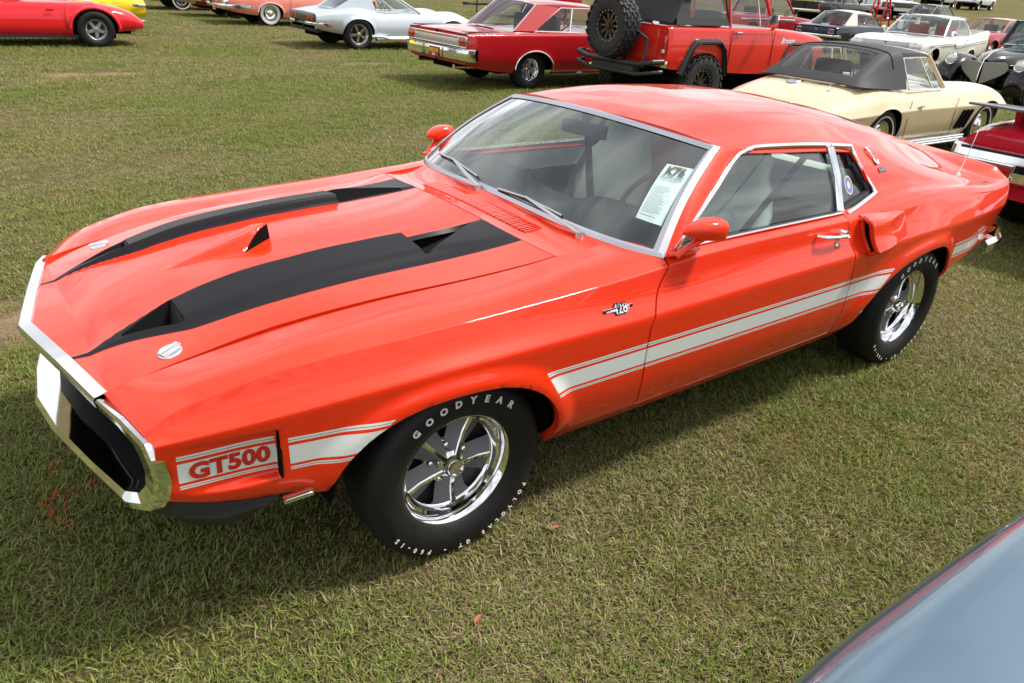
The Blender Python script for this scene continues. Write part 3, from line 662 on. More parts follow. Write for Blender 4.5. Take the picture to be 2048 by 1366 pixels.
for s in (1, -1):
    T0, I0, O0 = (np.array(q) for q in NACA); m = MB(); na, nb = 15, 9; Pn = np.zeros((na, nb, 3)); 
    for i in range(na):
        q = i/(na-1); e0 = T0+(I0-T0)*q; e1 = T0+(O0-T0)*q
        for j in range(nb):
            t = j/(nb-1); p_ = e0+(e1-e0)*(.10+.55*t if 0 < j < nb-1 else t); dep = 0 if j in (0, nb-1) else (.006+.070*q)*(1 if t < .55 else 1-.55*(t-.55)/.45)
            Pn[i, j] = (p_[0], s*p_[1], hz1(*p_)-dep-.0005)
    grid_obj('scoop_duct', Pn, simple('duct_black', (.008, .008, .009), .9, spec=.08), hood, None, (0, 0, 1), 0, sharp=40)
    A0, B0, T1 = (np.array(q) for q in REXT); na, nb = 15, 9; Pn = np.zeros((na, nb, 3))
    for i in range(na):
        q = i/(na-1); e0 = A0+(T1-A0)*q; e1 = B0+(T1-B0)*q
        for j in range(nb):
            t = j/(nb-1); p_ = e0+(e1-e0)*t; dep = 0 if j in (0, nb-1) else .080*(1-q)**.7*(1-t**2.2)
            if j == 1: p_ = e0
            Pn[i, j] = (p_[0]+(.030*(1-q)*(1-t) if i == 0 else 0), s*p_[1], hz1(*p_)-dep-.0005)
    grid_obj('hood_outlet', Pn, simple('duct_black', (.008, .008, .009), .9, spec=.08), hood, None, (0, 0, 1), 0, sharp=40)
    m = MB(); yb = np.linspace(.248, .430, 9); xb = -.100-.008*(yb-.248)/.182
    m.ribbon([(a, s*b, hz1(a+.004, b)-.003) for a, b in zip(xb, yb)], [(a+.02, s*b, hz1(a, b)-.075) for a, b in zip(xb, yb)]); m.build('outlet_darkness', DARK, hood)  # black ribbon stands in for the darkness inside the outlet
    m = MB(); ya = np.linspace(0, .095, 10); m.ribbon([(blister_end(b)-.006, s*b, hz1(blister_end(b)+.004, b)-.004) for b in ya], [(blister_end(b)-.012, s*b, hz1(blister_end(b)-.02, b)-.002) for b in ya]); m.build('blister_mouth', DARK, hood)
# mesh grilles in the front scoops, dark mouths behind them
GRMAT, n, b = mat_new('scoop_mesh'); setp(b, col=(.012, .012, .012), rough=.5)
g = N_(n, 'ShaderNodeTexCoord'); br = N_(n, 'ShaderNodeTexBrick'); br.inputs['Scale'].default_value = 150; br.inputs['Color1'].default_value = (.002, .002, .002, 1); br.inputs['Color2'].default_value = (.004, .004, .004, 1); br.inputs['Mortar'].default_value = (.06, .06, .06, 1); br.inputs['Mortar Size'].default_value = .05
mpn = N_(n, 'ShaderNodeMapping'); mpn.inputs['Rotation'].default_value = (0, math.radians(90), math.radians(90)); n.links.new(g.outputs['Object'], mpn.inputs[0]); n.links.new(mpn.outputs[0], br.inputs['Vector']); n.links.new(br.outputs['Color'], b.inputs['Base Color'])
for s in (1, -1):
    yy = np.linspace(.272, .392, 14); xx = .664 - (yy-.252)*.05
    top = hood_z(xx-.006, yy)-.003; bot = top - .075
    m = MB(); m.ribbon([(a, s*b, c) for a, b, c in zip(xx, yy, top)], [(a+.014, s*b, c) for a, b, c in zip(xx, yy, bot)]); m.build('scoop_mesh', GRMAT, hood)
    # hood release knob
    m = MB(); c0 = (.725, s*.487, float(hood_z(np.array(.725), np.array(.487)))+.001); nrm = Vector((.20, s*.10, 1)).normalized(); M = Matrix.Translation(c0) @ nrm.to_track_quat('Y', 'Z').to_matrix().to_4x4()
    m.lathe([(0, .004), (.030, .003), (.034, -.001), (.034, -.004)], M, 24)
    m.add([M @ Vector(q) for q in ((-.011, .003, -.033), (.011, .003, -.033), (.011, .003, .033), (-.011, .003, .033), (-.009, .010, -.030), (.009, .010, -.030), (.009, .010, .030), (-.009, .010, .030))], [(0, 1, 2, 3), (4, 7, 6, 5), (0, 4, 5, 1), (1, 5, 6, 2), (2, 6, 7, 3), (3, 7, 4, 0)])
    m.build('hood_lock', CHROME, hood, bevel=.0015)
# near-black sheet added under the hood, gives the shut lines their shade
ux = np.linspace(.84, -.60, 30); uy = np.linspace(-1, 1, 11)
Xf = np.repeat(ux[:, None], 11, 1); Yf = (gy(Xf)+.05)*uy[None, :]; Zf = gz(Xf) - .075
grid_obj('shut_line_shade', np.stack([Xf, Yf, Zf], -1), DARK, car)

# ---- windshield, cowl, pillars, trim
def ws_base(s): return np.stack([-.67-.163*np.abs(s)**4, .817*s, .95-.044*s**2], -1)
def ws_top(s): return np.stack([-1.13-.112*s**2, .649*s, 1.27-.048*s**2], -1)
def ws_pt(s, t):
    B, T_ = ws_base(s), ws_top(s); p_ = B + (T_-B)*t[..., None]; b = .030*np.sin(math.pi*np.clip(t, 0, 1)); p_[..., 0] += b*.8; p_[..., 2] += b*.6; return p_
s_, t_ = np.meshgrid(np.linspace(-.985, .985, 41), np.linspace(.012, .975, 17), indexing='ij')
Pw = ws_pt(s_, t_); Pw[..., 2] -= .004
WSG = None
m, n, b_ = mat_new('windshield_glass'); n.nodes.remove(b_); oo = n.nodes['Material Output']
mu = schlick(n, 3.0)
at_ = N_(n, 'ShaderNodeAttribute', attribute_name='sv'); rp = N_(n, 'ShaderNodeValToRGB'); n.links.new(at_.outputs['Fac'], rp.inputs[0])
e = rp.color_ramp.elements; e[0].position = .72; e[0].color = (.84, .94, .91, 1); e[1].position = .97; e[1].color = (.18, .40, .50, 1)
tr = N_(n, 'ShaderNodeBsdfTransparent'); n.links.new(rp.outputs[0], tr.inputs[0]); gl = N_(n, 'ShaderNodeBsdfGlossy'); gl.inputs['Roughness'].default_value = .012
mxs = N_(n, 'ShaderNodeMixShader'); n.links.new(mu.outputs[0], mxs.inputs[0]); n.links.new(tr.outputs[0], mxs.inputs[1]); n.links.new(gl.outputs[0], mxs.inputs[2]); n.links.new(mxs.outputs[0], oo.inputs['Surface'])
wind = grid_obj('windshield', Pw, m, car, None, (1, 0, 1), 0, {'sv': t_})
m = MB()
ss_ = np.linspace(-1, 1, 41); one = np.ones_like(ss_)
def strip(A, B, up=.006):
    """raised band between two curves"""
    A = [Vector(a) for a in A]; B = [Vector(b) for b in B]; C = [(a+b)/2+Vector((up*.6, 0, up)) for a, b in zip(A, B)]; m.ribbon(A, C); m.ribbon(C, B)
strip(ws_pt(ss_, one*-.010), ws_pt(ss_*.978, one*.038)); strip(ws_pt(ss_*.970, one*.945), ws_pt(ss_, one*1.004))
tt = np.linspace(-.005, 1.0, 17)
for s in (1, -1): strip(ws_pt(s*np.ones(17), tt), ws_pt(s*np.full(17, .955), np.clip(tt, .025, .96)))
m.build('windshield_trim', simple('stainless_trim', (.55, .54, .59), .32, 1.0), car, sharp=50)
# cowl panel between hood and glass
r_ = np.linspace(-1, 1, 61); k_ = np.linspace(0, 1, 14)
hr = np.stack([hood_rear(r_*.627)-.006, r_*.627, gz(hood_rear(r_*.627))+.045*(1-np.abs(r_*.627/.62)**2)], -1)
sb = r_*.80; wb = ws_base(sb); wb[:, 2] -= .003
Pc = hr[:, None]*(1-k_)[None, :, None] + wb[:, None]*k_[None, :, None]
Pc[..., 2] -= .012*np.sin(math.pi*k_)[None, :]*1.0
cowl = grid_obj('cowl_panel', Pc, HP, car, None, (0, 0, 1), .02)
m = MB(); m2 = MB(); RIBS = 52
for i in range(RIBS):
    y = -.31+.71*i/(RIBS-1); s = y/.817
    jr = int(np.argmin(np.abs(Pc[:, 6, 1]-y))); a = Vector(Pc[jr, 4]); b = Vector(Pc[jr, 9]); a.y = b.y = y; a.z += .0005; b.z += .0005
    Mr = Matrix.Rotation(math.atan2(a.z-b.z, b.x-a.x), 4, 'Y'); m.box((a+b)/2, ((a-b).length, .0080, .006), 0, 0, Mr)
    if i < RIBS-1: m2.box((a+b)/2+Vector((0, .0069, -.0012)), ((a-b).length-.003, .0058, .005), 0, 0, Mr)
m.build('vent_rib', HP, cowl, sharp=30)['kind'] = 'stuff'; m2.build('vent_slot', DARK, cowl)
for s in (1, -1):                                    # front pillars
    inn = [Vector(q) for q in ws_pt(np.ones(13), np.linspace(0, 1.0, 13))] + [Vector((-1.30, .6515, 1.2195)), Vector((-1.38, .655, 1.2165)), Vector((-1.46, .657, 1.2125))]
    ox = S((0, -.868), (.42, -1.12), (.85, -1.357), (1, -1.465)); oy = S((0, .832), (.42, .748), (.85, .668), (1, .664)); oz = S((0, .925), (.42, 1.074), (.85, 1.192), (1, 1.206))
    tq = np.linspace(0, 1, 16); A = np.array(inn); B = np.stack([ox(tq), oy(tq), oz(tq)], -1); kk = np.linspace(0, 1, 7)
    Pp = A[:, None]*(1-kk)[None, :, None] + B[:, None]*kk[None, :, None]; bul = .010*np.sin(math.pi*kk)[None, :]; Pp[..., 1] += bul; Pp[..., 0] += bul*.6; Pp[..., 1] *= s
    grid_obj('front_pillar', Pp, HP, car, None, (.3, s, .3), 0)
# side glass, weatherstrip, chrome window surround
win_t = [(-.872, .826, .928), (-1.12, .745, 1.075), (-1.357, .664, 1.193), (-1.455, .660, 1.206), (-1.70, .663, 1.197), (-1.95, .665, 1.180)]
qw = [(-1.955, .665, 1.180), (-2.128, .664, 1.163), (-2.182, .712, 1.068), (-2.236, .770, .976), (-2.10, .792, .945), (-1.97, .808, .921)]
def densify(pts, n=6):
    tx = np.arange(len(pts)); f = [pchip(tx, [p_[k] for p_ in pts]) for k in range(3)]; q = np.linspace(0, len(pts)-1, (len(pts)-1)*n+1); return np.stack([g_(q) for g_ in f], -1)
for s in (1, -1):
    top = densify(win_t, 6); n_ = len(top); topz = top.copy(); topz[:, 1] -= .016; topz[:, 2] -= .004
    bot = np.stack([np.linspace(-.875, -1.945, n_), np.full(n_, .790), np.full(n_, .905)], -1); kk = np.linspace(0, 1, 9)
    Pg = topz[:, None]*(1-kk)[None, :, None]+bot[:, None]*kk[None, :, None]; Pg[..., 1] += .012*np.sin(math.pi*kk)[None, :]; Pg[..., 1] *= s
    grid_obj('door_window', Pg, GLASS, car, None, (0, s, .2), 0)
    q1 = densify([qw[0], qw[1], qw[2], qw[3]], 5); q2 = densify([qw[5], (-2.03, .80, .93), qw[4], qw[3]], 5)
    q2 = np.stack([np.interp(np.linspace(0, 1, len(q1)), np.linspace(0, 1, len(q2)), q2[:, k]) for k in range(3)], -1)
    Pg = q1[:, None]*(1-kk)[None, :, None]+q2[:, None]*kk[None, :, None]; Pg[..., 1] -= .030; Pg[..., 1] *= s
    grid_obj('quarter_window', Pg, GLASS, car, None, (0, s, .2), 0)
    m = MB(); m.tube([(a, s*(b+.004), c+.004) for a, b, c in densify(win_t, 6)], .0075, 8, flat=(1, 1.3)); m.tube([(a, s*(b+.004), c+.003) for a, b, c in densify([qw[0], qw[1]], 6)], .0075, 8, flat=(1, 1.3))
    m.tube([(a, s*(b+.005), c) for a, b, c in densify([qw[1], qw[2], qw[3]], 6)], .008, 8); m.tube([(a, s*(b+.006), c) for a, b, c in densify([qw[3], qw[4], qw[5]], 6)], .010, 8)
    m.build('window_surround', CHROME, car)
    m = MB(); m.tube([(a, s*(b-.014), c-.010) for a, b, c in densify(win_t, 6)], .011, 6); m.tube([(-.875, s*.806, .928), (-1.4, s*.808, .929), (-1.94, s*.804, .926)], .008, 6, flat=(1.3, 1))
    m.tube([(a+(.016 if a < -2.0 else 0), s*(b-.026), c-(.022 if c > 1.1 else 0)) for a, b, c in densify([qw[0], qw[1], qw[2], qw[3], qw[4], qw[5]], 6)], .018, 6, flat=(1, 1)); m.build('weatherstrip', BLACK, car)
    m = MB(); m.tube([(-.86, s*.817, .929), (-1.4, s*.8185, .9315), (-1.93, s*.8145, .928)], .005, 6); m.build('belt_trim', CHROME, car)
    m = MB()
    for d in (0, .021): m.tube([(-1.938-d, s*.676, 1.176), (-1.948-d, s*.735, 1.065), (-1.935-d, s*.798, .925)], .0105, 8)
    m.build('window_post', CHROME, car)
# rear glass lies in the fastback slope
mid = full.shape[1]//2; Pg = full[ia:ib+1, mid-RW:mid+RW+1].copy(); Pg[..., 2] -= .004
grid_obj('rear_window', Pg, GLASS, car, None, (0, 0, 1), 0)

def side_y(x, z):
    u1 = np.array([x]); s_, _ = fillet(low_feats(u1), [0]+LRAD[1:]+[0], 6, 6) if False else fillet([np.array([[.78, float(cr_z(x))+.02]])] + low_feats(u1), [0]+LRAD, 6, 6)
    return float(np.interp(-z, -s_[0, :, 1], s_[0, :, 0]))
def arr(P_): return [Vector(p_) for p_ in P_]
# ---- wheels with raised white lettering
def ring_text(par, txt, rad, size, a_mid, span, y, flip=False, bold=.002, mat=None):
    m = MB(); n = len(txt)
    for i, ch in enumerate(txt):
        if ch == ' ': continue
        V, F = text_mesh(ch, size, bold, .0006, res=2)
        th = a_mid + (span*(i/(n-1)-.5) if n > 1 else 0)*(1 if not flip else 1)
        # local frame on the sidewall: up = outwards (or inwards when read from below), right = clockwise seen from outside
        er = Vector((math.sin(th), 0, math.cos(th))); et = Vector((math.cos(th), 0, -math.sin(th)))
        c = er*rad; up = er; rt = et
        m.add([c + rt*(-v.x) + up*v.y + Vector((0, y+v.z, 0)) for v in V], F)
    o = m.build('tyre_lettering', mat, par, False); o['kind'] = 'stuff'; return o
LETTER = simple('letter_white', (.72, .72, .70), .6)
for wx, st in ((0.0, 0.0), (-2.743, 0.0)):
    for s in (1, -1):
        w = add_wheel(car, wx, s*.745, .327, .220, .202, s, 'magnum', steer=st)
        ring_text(w, 'GOODYEAR'[::-1], .270, .033, math.radians(0), -math.radians(-78), .1110, bold=.0014)
        ring_text(w, 'POLYGLAS GT - F60-15'[::-1], .284, .022, math.radians(183), math.radians(118), .1100, bold=.0007)
for o in list(COL.objects):
    if o.name.startswith('tyre_lettering'): o.data.materials.clear(); o.data.materials.append(LETTER)
TYM = simple('road_rubber', (.0095, .0093, .009), .58, 0, var=.35, vscale=38, bump=.12, bscale=150, spec=.3)
for o in car.children:
    if o.name.startswith('wheel'):
        for k in o.children:
            if k.name.startswith('tyre') and not k.name.startswith('tyre_l'): k.data.materials[0] = TYM
# dark wheel housings and floor pan
m = MB(); m.box((-1.4, 0, .40), (4.3, 1.10, .30)); m.box((-.0, 0, .62), (1.5, 1.12, .20)); m.box((-2.75, 0, .66), (1.5, 1.12, .24))
for s in (1, -1):
    m.box((-1.25, s*.66, .40), (1.75, .24, .18)); m.box((-3.06, s*.69, .60), (.03, .30, .30)); m.box((-2.7, s*.69, .735), (.70, .28, .03))
    for xc, R_, a0_ in ((.045, .40, .14), (-2.62, .43, .32)):
        pts = [(xc+R_*math.cos(a), s*.57, .33+.38*math.sin(a)) for a in np.linspace(a0_, math.pi-a0_, 15)]; pt2 = [(a, s*.85, c) for a, b, c in pts]; m.ribbon(pts, pt2)
m.build('underbody', DARK, car)
# ---- nose: bright hood lip, grille surround, black grille, chin
m = MB(); yy = np.linspace(-.541, .541, 37); hx = hood_front(yy); hz = hood_z(hx-.002, yy)
L = [np.stack([hx+a, yy*(1+e), hz+b], -1) for a, b, e in ((-.004, -.004, 0), (.002, .006, 0), (.034, .000, .012), (.038, -.010, .014), (.034, -.030, .012), (-.01, -.034, 0))]
for a, b in zip(L[:-1], L[1:]): m.ribbon(arr(a), arr(b))
m.build('hood_lip', simple('lip_chrome', (.84, .84, .85), .14, 1.0), hood, sharp=40)
O_ = [(.902,.547,.722),(.869,.650,.712),(.838,.765,.690),(.830,.785,.640),(.823,.791,.580),(.832,.780,.525),(.848,.755,.486),(.885,.685,.464),(.930,.45,.452),(.985,.2,.446),(1.008,0,.445)]
M_ = [(.930,.553,.719),(.902,.650,.706),(.874,.752,.682),(.866,.765,.636),(.861,.769,.582),(.868,.760,.532),(.886,.734,.500),(.920,.672,.480),(.968,.45,.470),(1.022,.2,.466),(1.044,0,.466)]
I_ = [(.924,.553,.694),(.900,.635,.684),(.882,.706,.664),(.874,.724,.630),(.870,.728,.585),(.874,.722,.545),(.888,.700,.514),(.914,.648,.496),(.960,.45,.488),(1.012,.2,.484),(1.034,0,.484)]
D_ = [(a-.125, b*.985, c+(.004 if c > .6 else -.0)) for a, b, c in I_]
def dn_(q, n=5):
    q = np.array(q, float); t = np.linspace(0, len(q)-1, (len(q)-1)*n+1); return np.stack([np.interp(t, np.arange(len(q)), q[:, k]) for k in range(3)], -1)
fr_c = np.interp(np.linspace(0, 10, 51), [0, 6.5, 8, 10], [.25, .25, .52, .52])[:, None]
m = MB()
for s in (1, -1):
    q = [dn_(k)*np.array([1, s, 1]) for k in (O_, M_, I_, D_)]
    mid = (q[0]+q[1])/2 + np.array([.010, s*.006, 0]) + np.stack([np.zeros(len(q[0])), np.zeros(len(q[0])), np.where(q[0][:, 2] < .5, -.008, .006)], -1)
    for a, b in ((q[0], mid), (mid, q[1]), (q[1], q[2]), (q[2], q[2]*(1-fr_c)+q[3]*fr_c)): m.ribbon(arr(a), arr(b))
m.build('grille_surround', CHROME, car, sharp=50)
m = MB()
for s in (1, -1):
    q = [dn_(k)*np.array([1, s, 1]) for k in (I_, D_)]; m.ribbon(arr(q[0]*(1-fr_c)+q[1]*fr_c), arr(q[1]))
m.build('grille_bezel', simple('bezel_black', (.012, .012, .013), .3), car, sharp=50)
m = MB(); yg = np.linspace(-.74, .74, 41); gx = .880-.085*np.abs(yg)**1.3
m.ribbon(arr(np.stack([gx, yg, np.full(41, .70)], -1)), arr(np.stack([gx, yg, np.full(41, .47)], -1)))
yl = np.linspace(-.54, .54, 21); m.ribbon(arr(np.stack([hood_front(yl)-.01, yl, hood_z(hood_front(yl)-.002, yl)-.036], -1)), arr(np.stack([.87-.085*np.abs(yl)**1.3, yl, np.full(21, .69)], -1)))
m.build('grille_backing', DARK, car)
m = MB()
for k in range(2):
    z = .560+.045*k; m.tube([(float(.892-.085*abs(y)**1.3), y, z) for y in np.linspace(-.71, .71, 17)], .0035, 6)
m.build('grille', simple('grille_black', (.006, .006, .006), .5), car)
top = dn_([(1.0,0,.447),(.972,.25,.45),(.92,.5,.458),(.872,.675,.472),(.822,.762,.505),(.70,.782,.462),(.56,.800,.440)]); bot = dn_([(.93,0,.375),(.905,.25,.375),(.865,.5,.378),(.815,.66,.382),(.772,.745,.385),(.69,.768,.372),(.60,.780,.405)])
bi = dn_([(.80,0,.36),(.78,.25,.36),(.74,.45,.36),(.70,.56,.36),(.66,.60,.36),(.62,.62,.36),(.57,.64,.38)])
md = (top+bot)/2 + np.array([.02, .012, 0])
m = MB()
for s in (1, -1):
    k = np.array([1, s, 1])
    for a, b in ((top, md), (md, bot), (bot, bi)): m.ribbon(arr(a*k), arr(b*k))
m.build('chin_spoiler', simple('chin_black', (.018, .018, .02), .42, var=.2, vscale=12), car, sharp=60)
for s in (1, -1):
    m = MB(); m.box((.530, s*.845, .455), (.085, .016, .020), 0); m.box((.530, s*.853, .455), (.075, .006, .008)); o = m.build('side_marker', CHROME, car, bevel=.003); o.rotation_euler = (0, 0, 0)
    # vent slit behind the lettered panel
    m = MB(); m.box((.5625, s*(side_y(.56, .6)-.012), .592), (.006, .026, .146)); m.build('brake_vent', DARK, car)
def decal(par, txt, x0, z0, size, mat, off, bold=.0, ysurf=None, s=1, name='lettering', spacing=1.0, slope=0.0, ext=.0004, shear=0):
    """flat print laid onto the body side; reads left to right seen from outside"""
    V, F = text_mesh(txt, size, bold, ext, spacing=spacing, shear=shear); m = MB(); vv = []
    for v in V:
        x = x0 - s*v.x; z = z0 + v.y + slope*v.x; y = (ysurf or side_y)(x, z) + off + v.z; vv.append((x, s*y, z))
    m.add(vv, F); o = m.build(name, mat, par, False); o['kind'] = 'stuff'; return o
rec_y = lambda x, z: side_y(x, z) - .024*(1-float(ss(.60, .83, np.array(x))))
RED_PRINT = simple('red_print', (.52, .020, .012), .4)
for s in (1, -1): decal(car, 'GT500', .682, .588, .068, RED_PRINT, .0018, .0032, rec_y, s, spacing=1.04)
# ---- engine badge on the fender
for s in (1, -1):
    m = MB(); yb = side_y(-.58, .785)+.003
    def bx(x, z, w, h, mi, t=.004): m.box((x, s*(side_y(x, z)+t/2), z), (w, t, h), 0, mi)
    bx(-.578, .786, .135, .013, 0); bx(-.578, .786, .129, .009, 1, .005)
    o = m.build('engine_badge', None, car, False, mats=[CHROME, BLACK])
    for t_, x_, z_, sz, b_, mt in (('428', -.585, .786, .042, .0034, BLACK), ('428', -.585, .786, .042, .0000, CHROME), ('COBRA', -.543, .786, .012, .0003, CHROME), ('JET', -.620, .786, .012, .0003, CHROME)):
        decal(o, t_, x_, z_, sz, mt, .0062 if mt is CHROME else .0050, b_, None, s, 'badge_lettering', ext=.0006)
# ---- snake emblem and name plate on the sail panel
def sail_y(x, z):
    i = int(np.argmin(np.abs(u-x))); col = SHELL_P[i, SH_IX[2]:SH_IX[4]+1]; return float(np.interp(-z, -col[:, 2], col[:, 1]))
for s in (1, -1):
    pts = [(-2.302, 1.128), (-2.296, 1.143), (-2.284, 1.146), (-2.280, 1.136), (-2.288, 1.122), (-2.298, 1.106), (-2.302, 1.092), (-2.310, 1.082), (-2.324, 1.084), (-2.328, 1.096)]
    m = MB(); q = densify([(a, 0, b) for a, b in pts], 3); m.tube([(a, s*(sail_y(a, c)+.006), c) for a, _, c in q], [.006*min(1, .4+.12*i) for i in range(len(q))], 6, flat=(1, .8)); m.build('snake_emblem', CHROME, car)
    m = MB(); V, F = text_mesh('SHELBY', .019, .0006, .0006)
    c = Vector((-2.345, 0, 1.056)); pl = [(c.x-s_*.036, s*(sail_y(c.x-s_*.036, c.z+t_*.010)+.003), c.z+t_*.010) for s_, t_ in ((-1, -1), (1, -1), (1, 1), (-1, 1))]
    m.add(pl, [(0, 1, 2, 3)]); o = m.build('name_plate', BLACK, car, False)
    m = MB(); m.add([(c.x-s*v.x, s*(sail_y(c.x-s*v.x, c.z+v.y)+.0045), c.z+v.y) for v in V], F); m.build('plate_lettering', CHROME, o, False)['kind'] = 'stuff'
# ---- door hardware and mirrors
for s, dr in ((1, door), (-1, doorR)):
    yb = side_y(-1.80, .855)
    m = MB(); m.tube([(-1.695, s*(yb+.004), .872), (-1.705, s*(yb+.030), .873), (-1.76, s*(yb+.036), .868), (-1.83, s*(yb+.034), .861), (-1.880, s*(yb+.028), .856)], [.010, .011, .012, .012, .010], 8, flat=(1, .7)); m.tube([(-1.868, s*(yb-.004), .862), (-1.868, s*(yb+.034), .862)], .017, 10); m.tube([(-1.845, s*(yb+.02), .85), (-1.895, s*(yb+.03), .846)], .006, 6)
    m.build('door_handle', CHROME, dr)
    m = MB(); m.lathe([(0, .010), (.010, .010), (.013, .006), (.014, 0)], T((-1.846, s*side_y(-1.846, .812), .812), 0, 0, 0 if s > 0 else math.pi), 16); m.build('door_lock', CHROME, dr)
    # racing mirror
    m = MB(); rings = []; nn = 20
    for x_, cy_, cz_, wy, wz in ((-.838, .896, 1.002, .003, .003), (-.845, .898, 1.003, .016, .013), (-.868, .904, 1.006, .032, .025), (-.905, .912, 1.008, .047, .037), (-.950, .918, 1.008, .056, .044), (-.995, .920, 1.006, .059, .046), (-1.006, .920, 1.006, .056, .043), (-1.007, .920, 1.006, .050, .037), (-.995, .920, 1.006, .048, .035)):
        x_ = -.86+(x_+.838)*.9; cy_ -= .036; wy *= .80; wz *= .84
        rings.append([(x_ + .25*(cz_-1.01), s*(cy_+wy*np.sign(math.cos(a))*abs(math.cos(a))**.62), cz_+wz*np.sign(math.sin(a))*abs(math.sin(a))**.62) for a in np.linspace(0, 2*math.pi, nn, endpoint=False)])
    v = [p_ for r in rings for p_ in r]; f_ = [(i*nn+k, i*nn+(k+1) % nn, (i+1)*nn+(k+1) % nn, (i+1)*nn+k) for i in range(len(rings)-1) for k in range(nn)]; m.add(v, f_)
    m.tube([(-.855, s*.846, .915), (-.885, s*.856, .938), (-.915, s*.870, .960), (-.94, s*.878, .978)], [.020, .016, .016, .020], 12, flat=(1.0, .62)); m.tube([(-.83, s*.838, .921), (-.88, s*.844, .921), (-.94, s*.844, .922), (-.985, s*.840, .924)], [.010, .020, .020, .008], 12, flat=(1, .5))
    o = m.build('door_mirror', HP, dr, sharp=60)
    m = MB(); m.box((-1.0035, s*.884, 1.006), (.004, .080, .058)); m.build('mirror_glass', simple('mirror_silver', (.85, .86, .87), .03, 1.0), o)
# ---- side scoop on the quarter panel
for s in (1, -1):
    ns_, nt_ = 26, 27; Pq = np.zeros((ns_, nt_, 3)); tv = np.linspace(0, 1, nt_)
    zt = .916; zb = .742
    for j, t in enumerate(tv):
        z = zt + (zb-zt)*t; xf = -2.022 - .055*t; xr = -2.42 - .03*t
        for i in range(ns_):
            q = (i/(ns_-1))**1.15; x = xf + (xr-xf)*q
            zz = z - .012*q*(1-t) + .035*q*t
            prof = float(ss(0, .11, np.array(t))*(1-ss(.84, 1.0, np.array(t))))
            zc_ = min(zz, float(cr_z(x))-.012)
            Pq[i, j] = (x, s*(side_y(x, zc_) - .010 + .066*prof*(1-float(ss(.15, 1.15, np.array(q))))**1.0), zz)
    sc = grid_obj('side_scoop', Pq, HP, car, None, (0, s, 0), .012, sharp=50)
    jj = list(range(2, nt_-2)); outer = [Vector(Pq[0, j])+Vector((.004, -s*.008, 0)) for j in jj]
    inner = [Vector((Pq[0, j][0]+.012, s*(side_y(Pq[0, j][0], min(Pq[0, j][2], .93))+.006), Pq[0, j][2])) for j in jj]
    m = MB(); loop = outer[1:-1] + [ (outer[-1]+inner[-1])/2+Vector((0, 0, -.006)) ] + inner[::-1][1:-1] + [ (outer[0]+inner[0])/2+Vector((0, 0, .006)) ]
    m.tube(loop, .0115, 8, closed=True); m.build('scoop_rim', HP, sc, sharp=60)
    m = MB(); k = Vector((-.012, 0, 0)); m.ribbon([q+k for q in outer], [q+k for q in inner]); m.build('scoop_mouth', DARK, sc)
# ---- wipers
for n_, pv, am, b0, b1 in (('w', (-.656,-.082,.945), (-.726,-.371,.985), (-.764,-.565,.976), (-.695,-.141,.973)), ('w', (-.678,.540,.922), (-.690,.214,.966), (-.683,.028,.963), (-.700,.417,.955))):
    pv, am, b0, b1 = map(Vector, (pv, am, b0, b1)); up = Vector((.012, 0, .016)); m = MB()
    m.tube([pv+Vector((0, 0, -.01)), pv+Vector((0, 0, .016))], [.016, .013], 10); m.tube([pv+Vector((0, 0, .012)), pv.lerp(am, .35)+up*1.3, am+up*1.2], [.010, .009, .005], 8, flat=(1.2, .6))
    w_ = m.build('wiper', simple('wiper_steel', (.55, .55, .56), .28, 1.0), car)
    m = MB(); m.tube([b0+up*.55, am+up*1.0, b1+up*.55], .0042, 6); m.build('wiper_bridge', simple('wiper_steel', (.5, .5, .5), .3, 1), w_)
    m = MB(); m.tube([b0+up*.25, am+up*.35, b1+up*.25], .0045, 6); m.build('wiper_blade', BLACK, w_)
# ---- antenna, rear bumper
m = MB(); m.lathe([(.024, 0), (.022, .008), (.012, .012), (.010, .026), (.006, .032), (0, .034)], T((-3.316, .655, .905), math.radians(90), 0, 0), 14); m.tube([(-3.316, .655, .935), (-3.345, .658, 1.02), (-3.372, .660, 1.150)], [.0028, .0024, .0016], 6); m.tube([(-3.372, .660, 1.148), (-3.373, .660, 1.155)], .004, 8); m.build('antenna', CHROME, car)
rb = densify([(-3.40,.862,.560),(-3.50,.862,.565),(-3.60,.850,.575),(-3.68,.80,.585),(-3.715,.70,.59),(-3.73,.40,.59),(-3.735,0,.59)], 5); m = MB()
for s in (1, -1):
    for h0, o0, h1, o1 in ((-.050, 0, -.030, .022), (-.030, .022, .020, .024), (.020, .024, .042, .004)):
        nrm = np.stack([np.clip((-3.5-rb[:, 0])*4, 0, 1)*-1, s*np.clip(1-(-3.5-rb[:, 0])*4, 0.2, 1), 0*rb[:, 0]], -1)
        A = rb*np.array([1, s, 1]) + nrm*o0; B = rb*np.array([1, s, 1]) + nrm*o1; A[:, 2] += h0; B[:, 2] += h1; m.ribbon(arr(A), arr(B))
m.build('rear_bumper', CHROME, car, sharp=50)
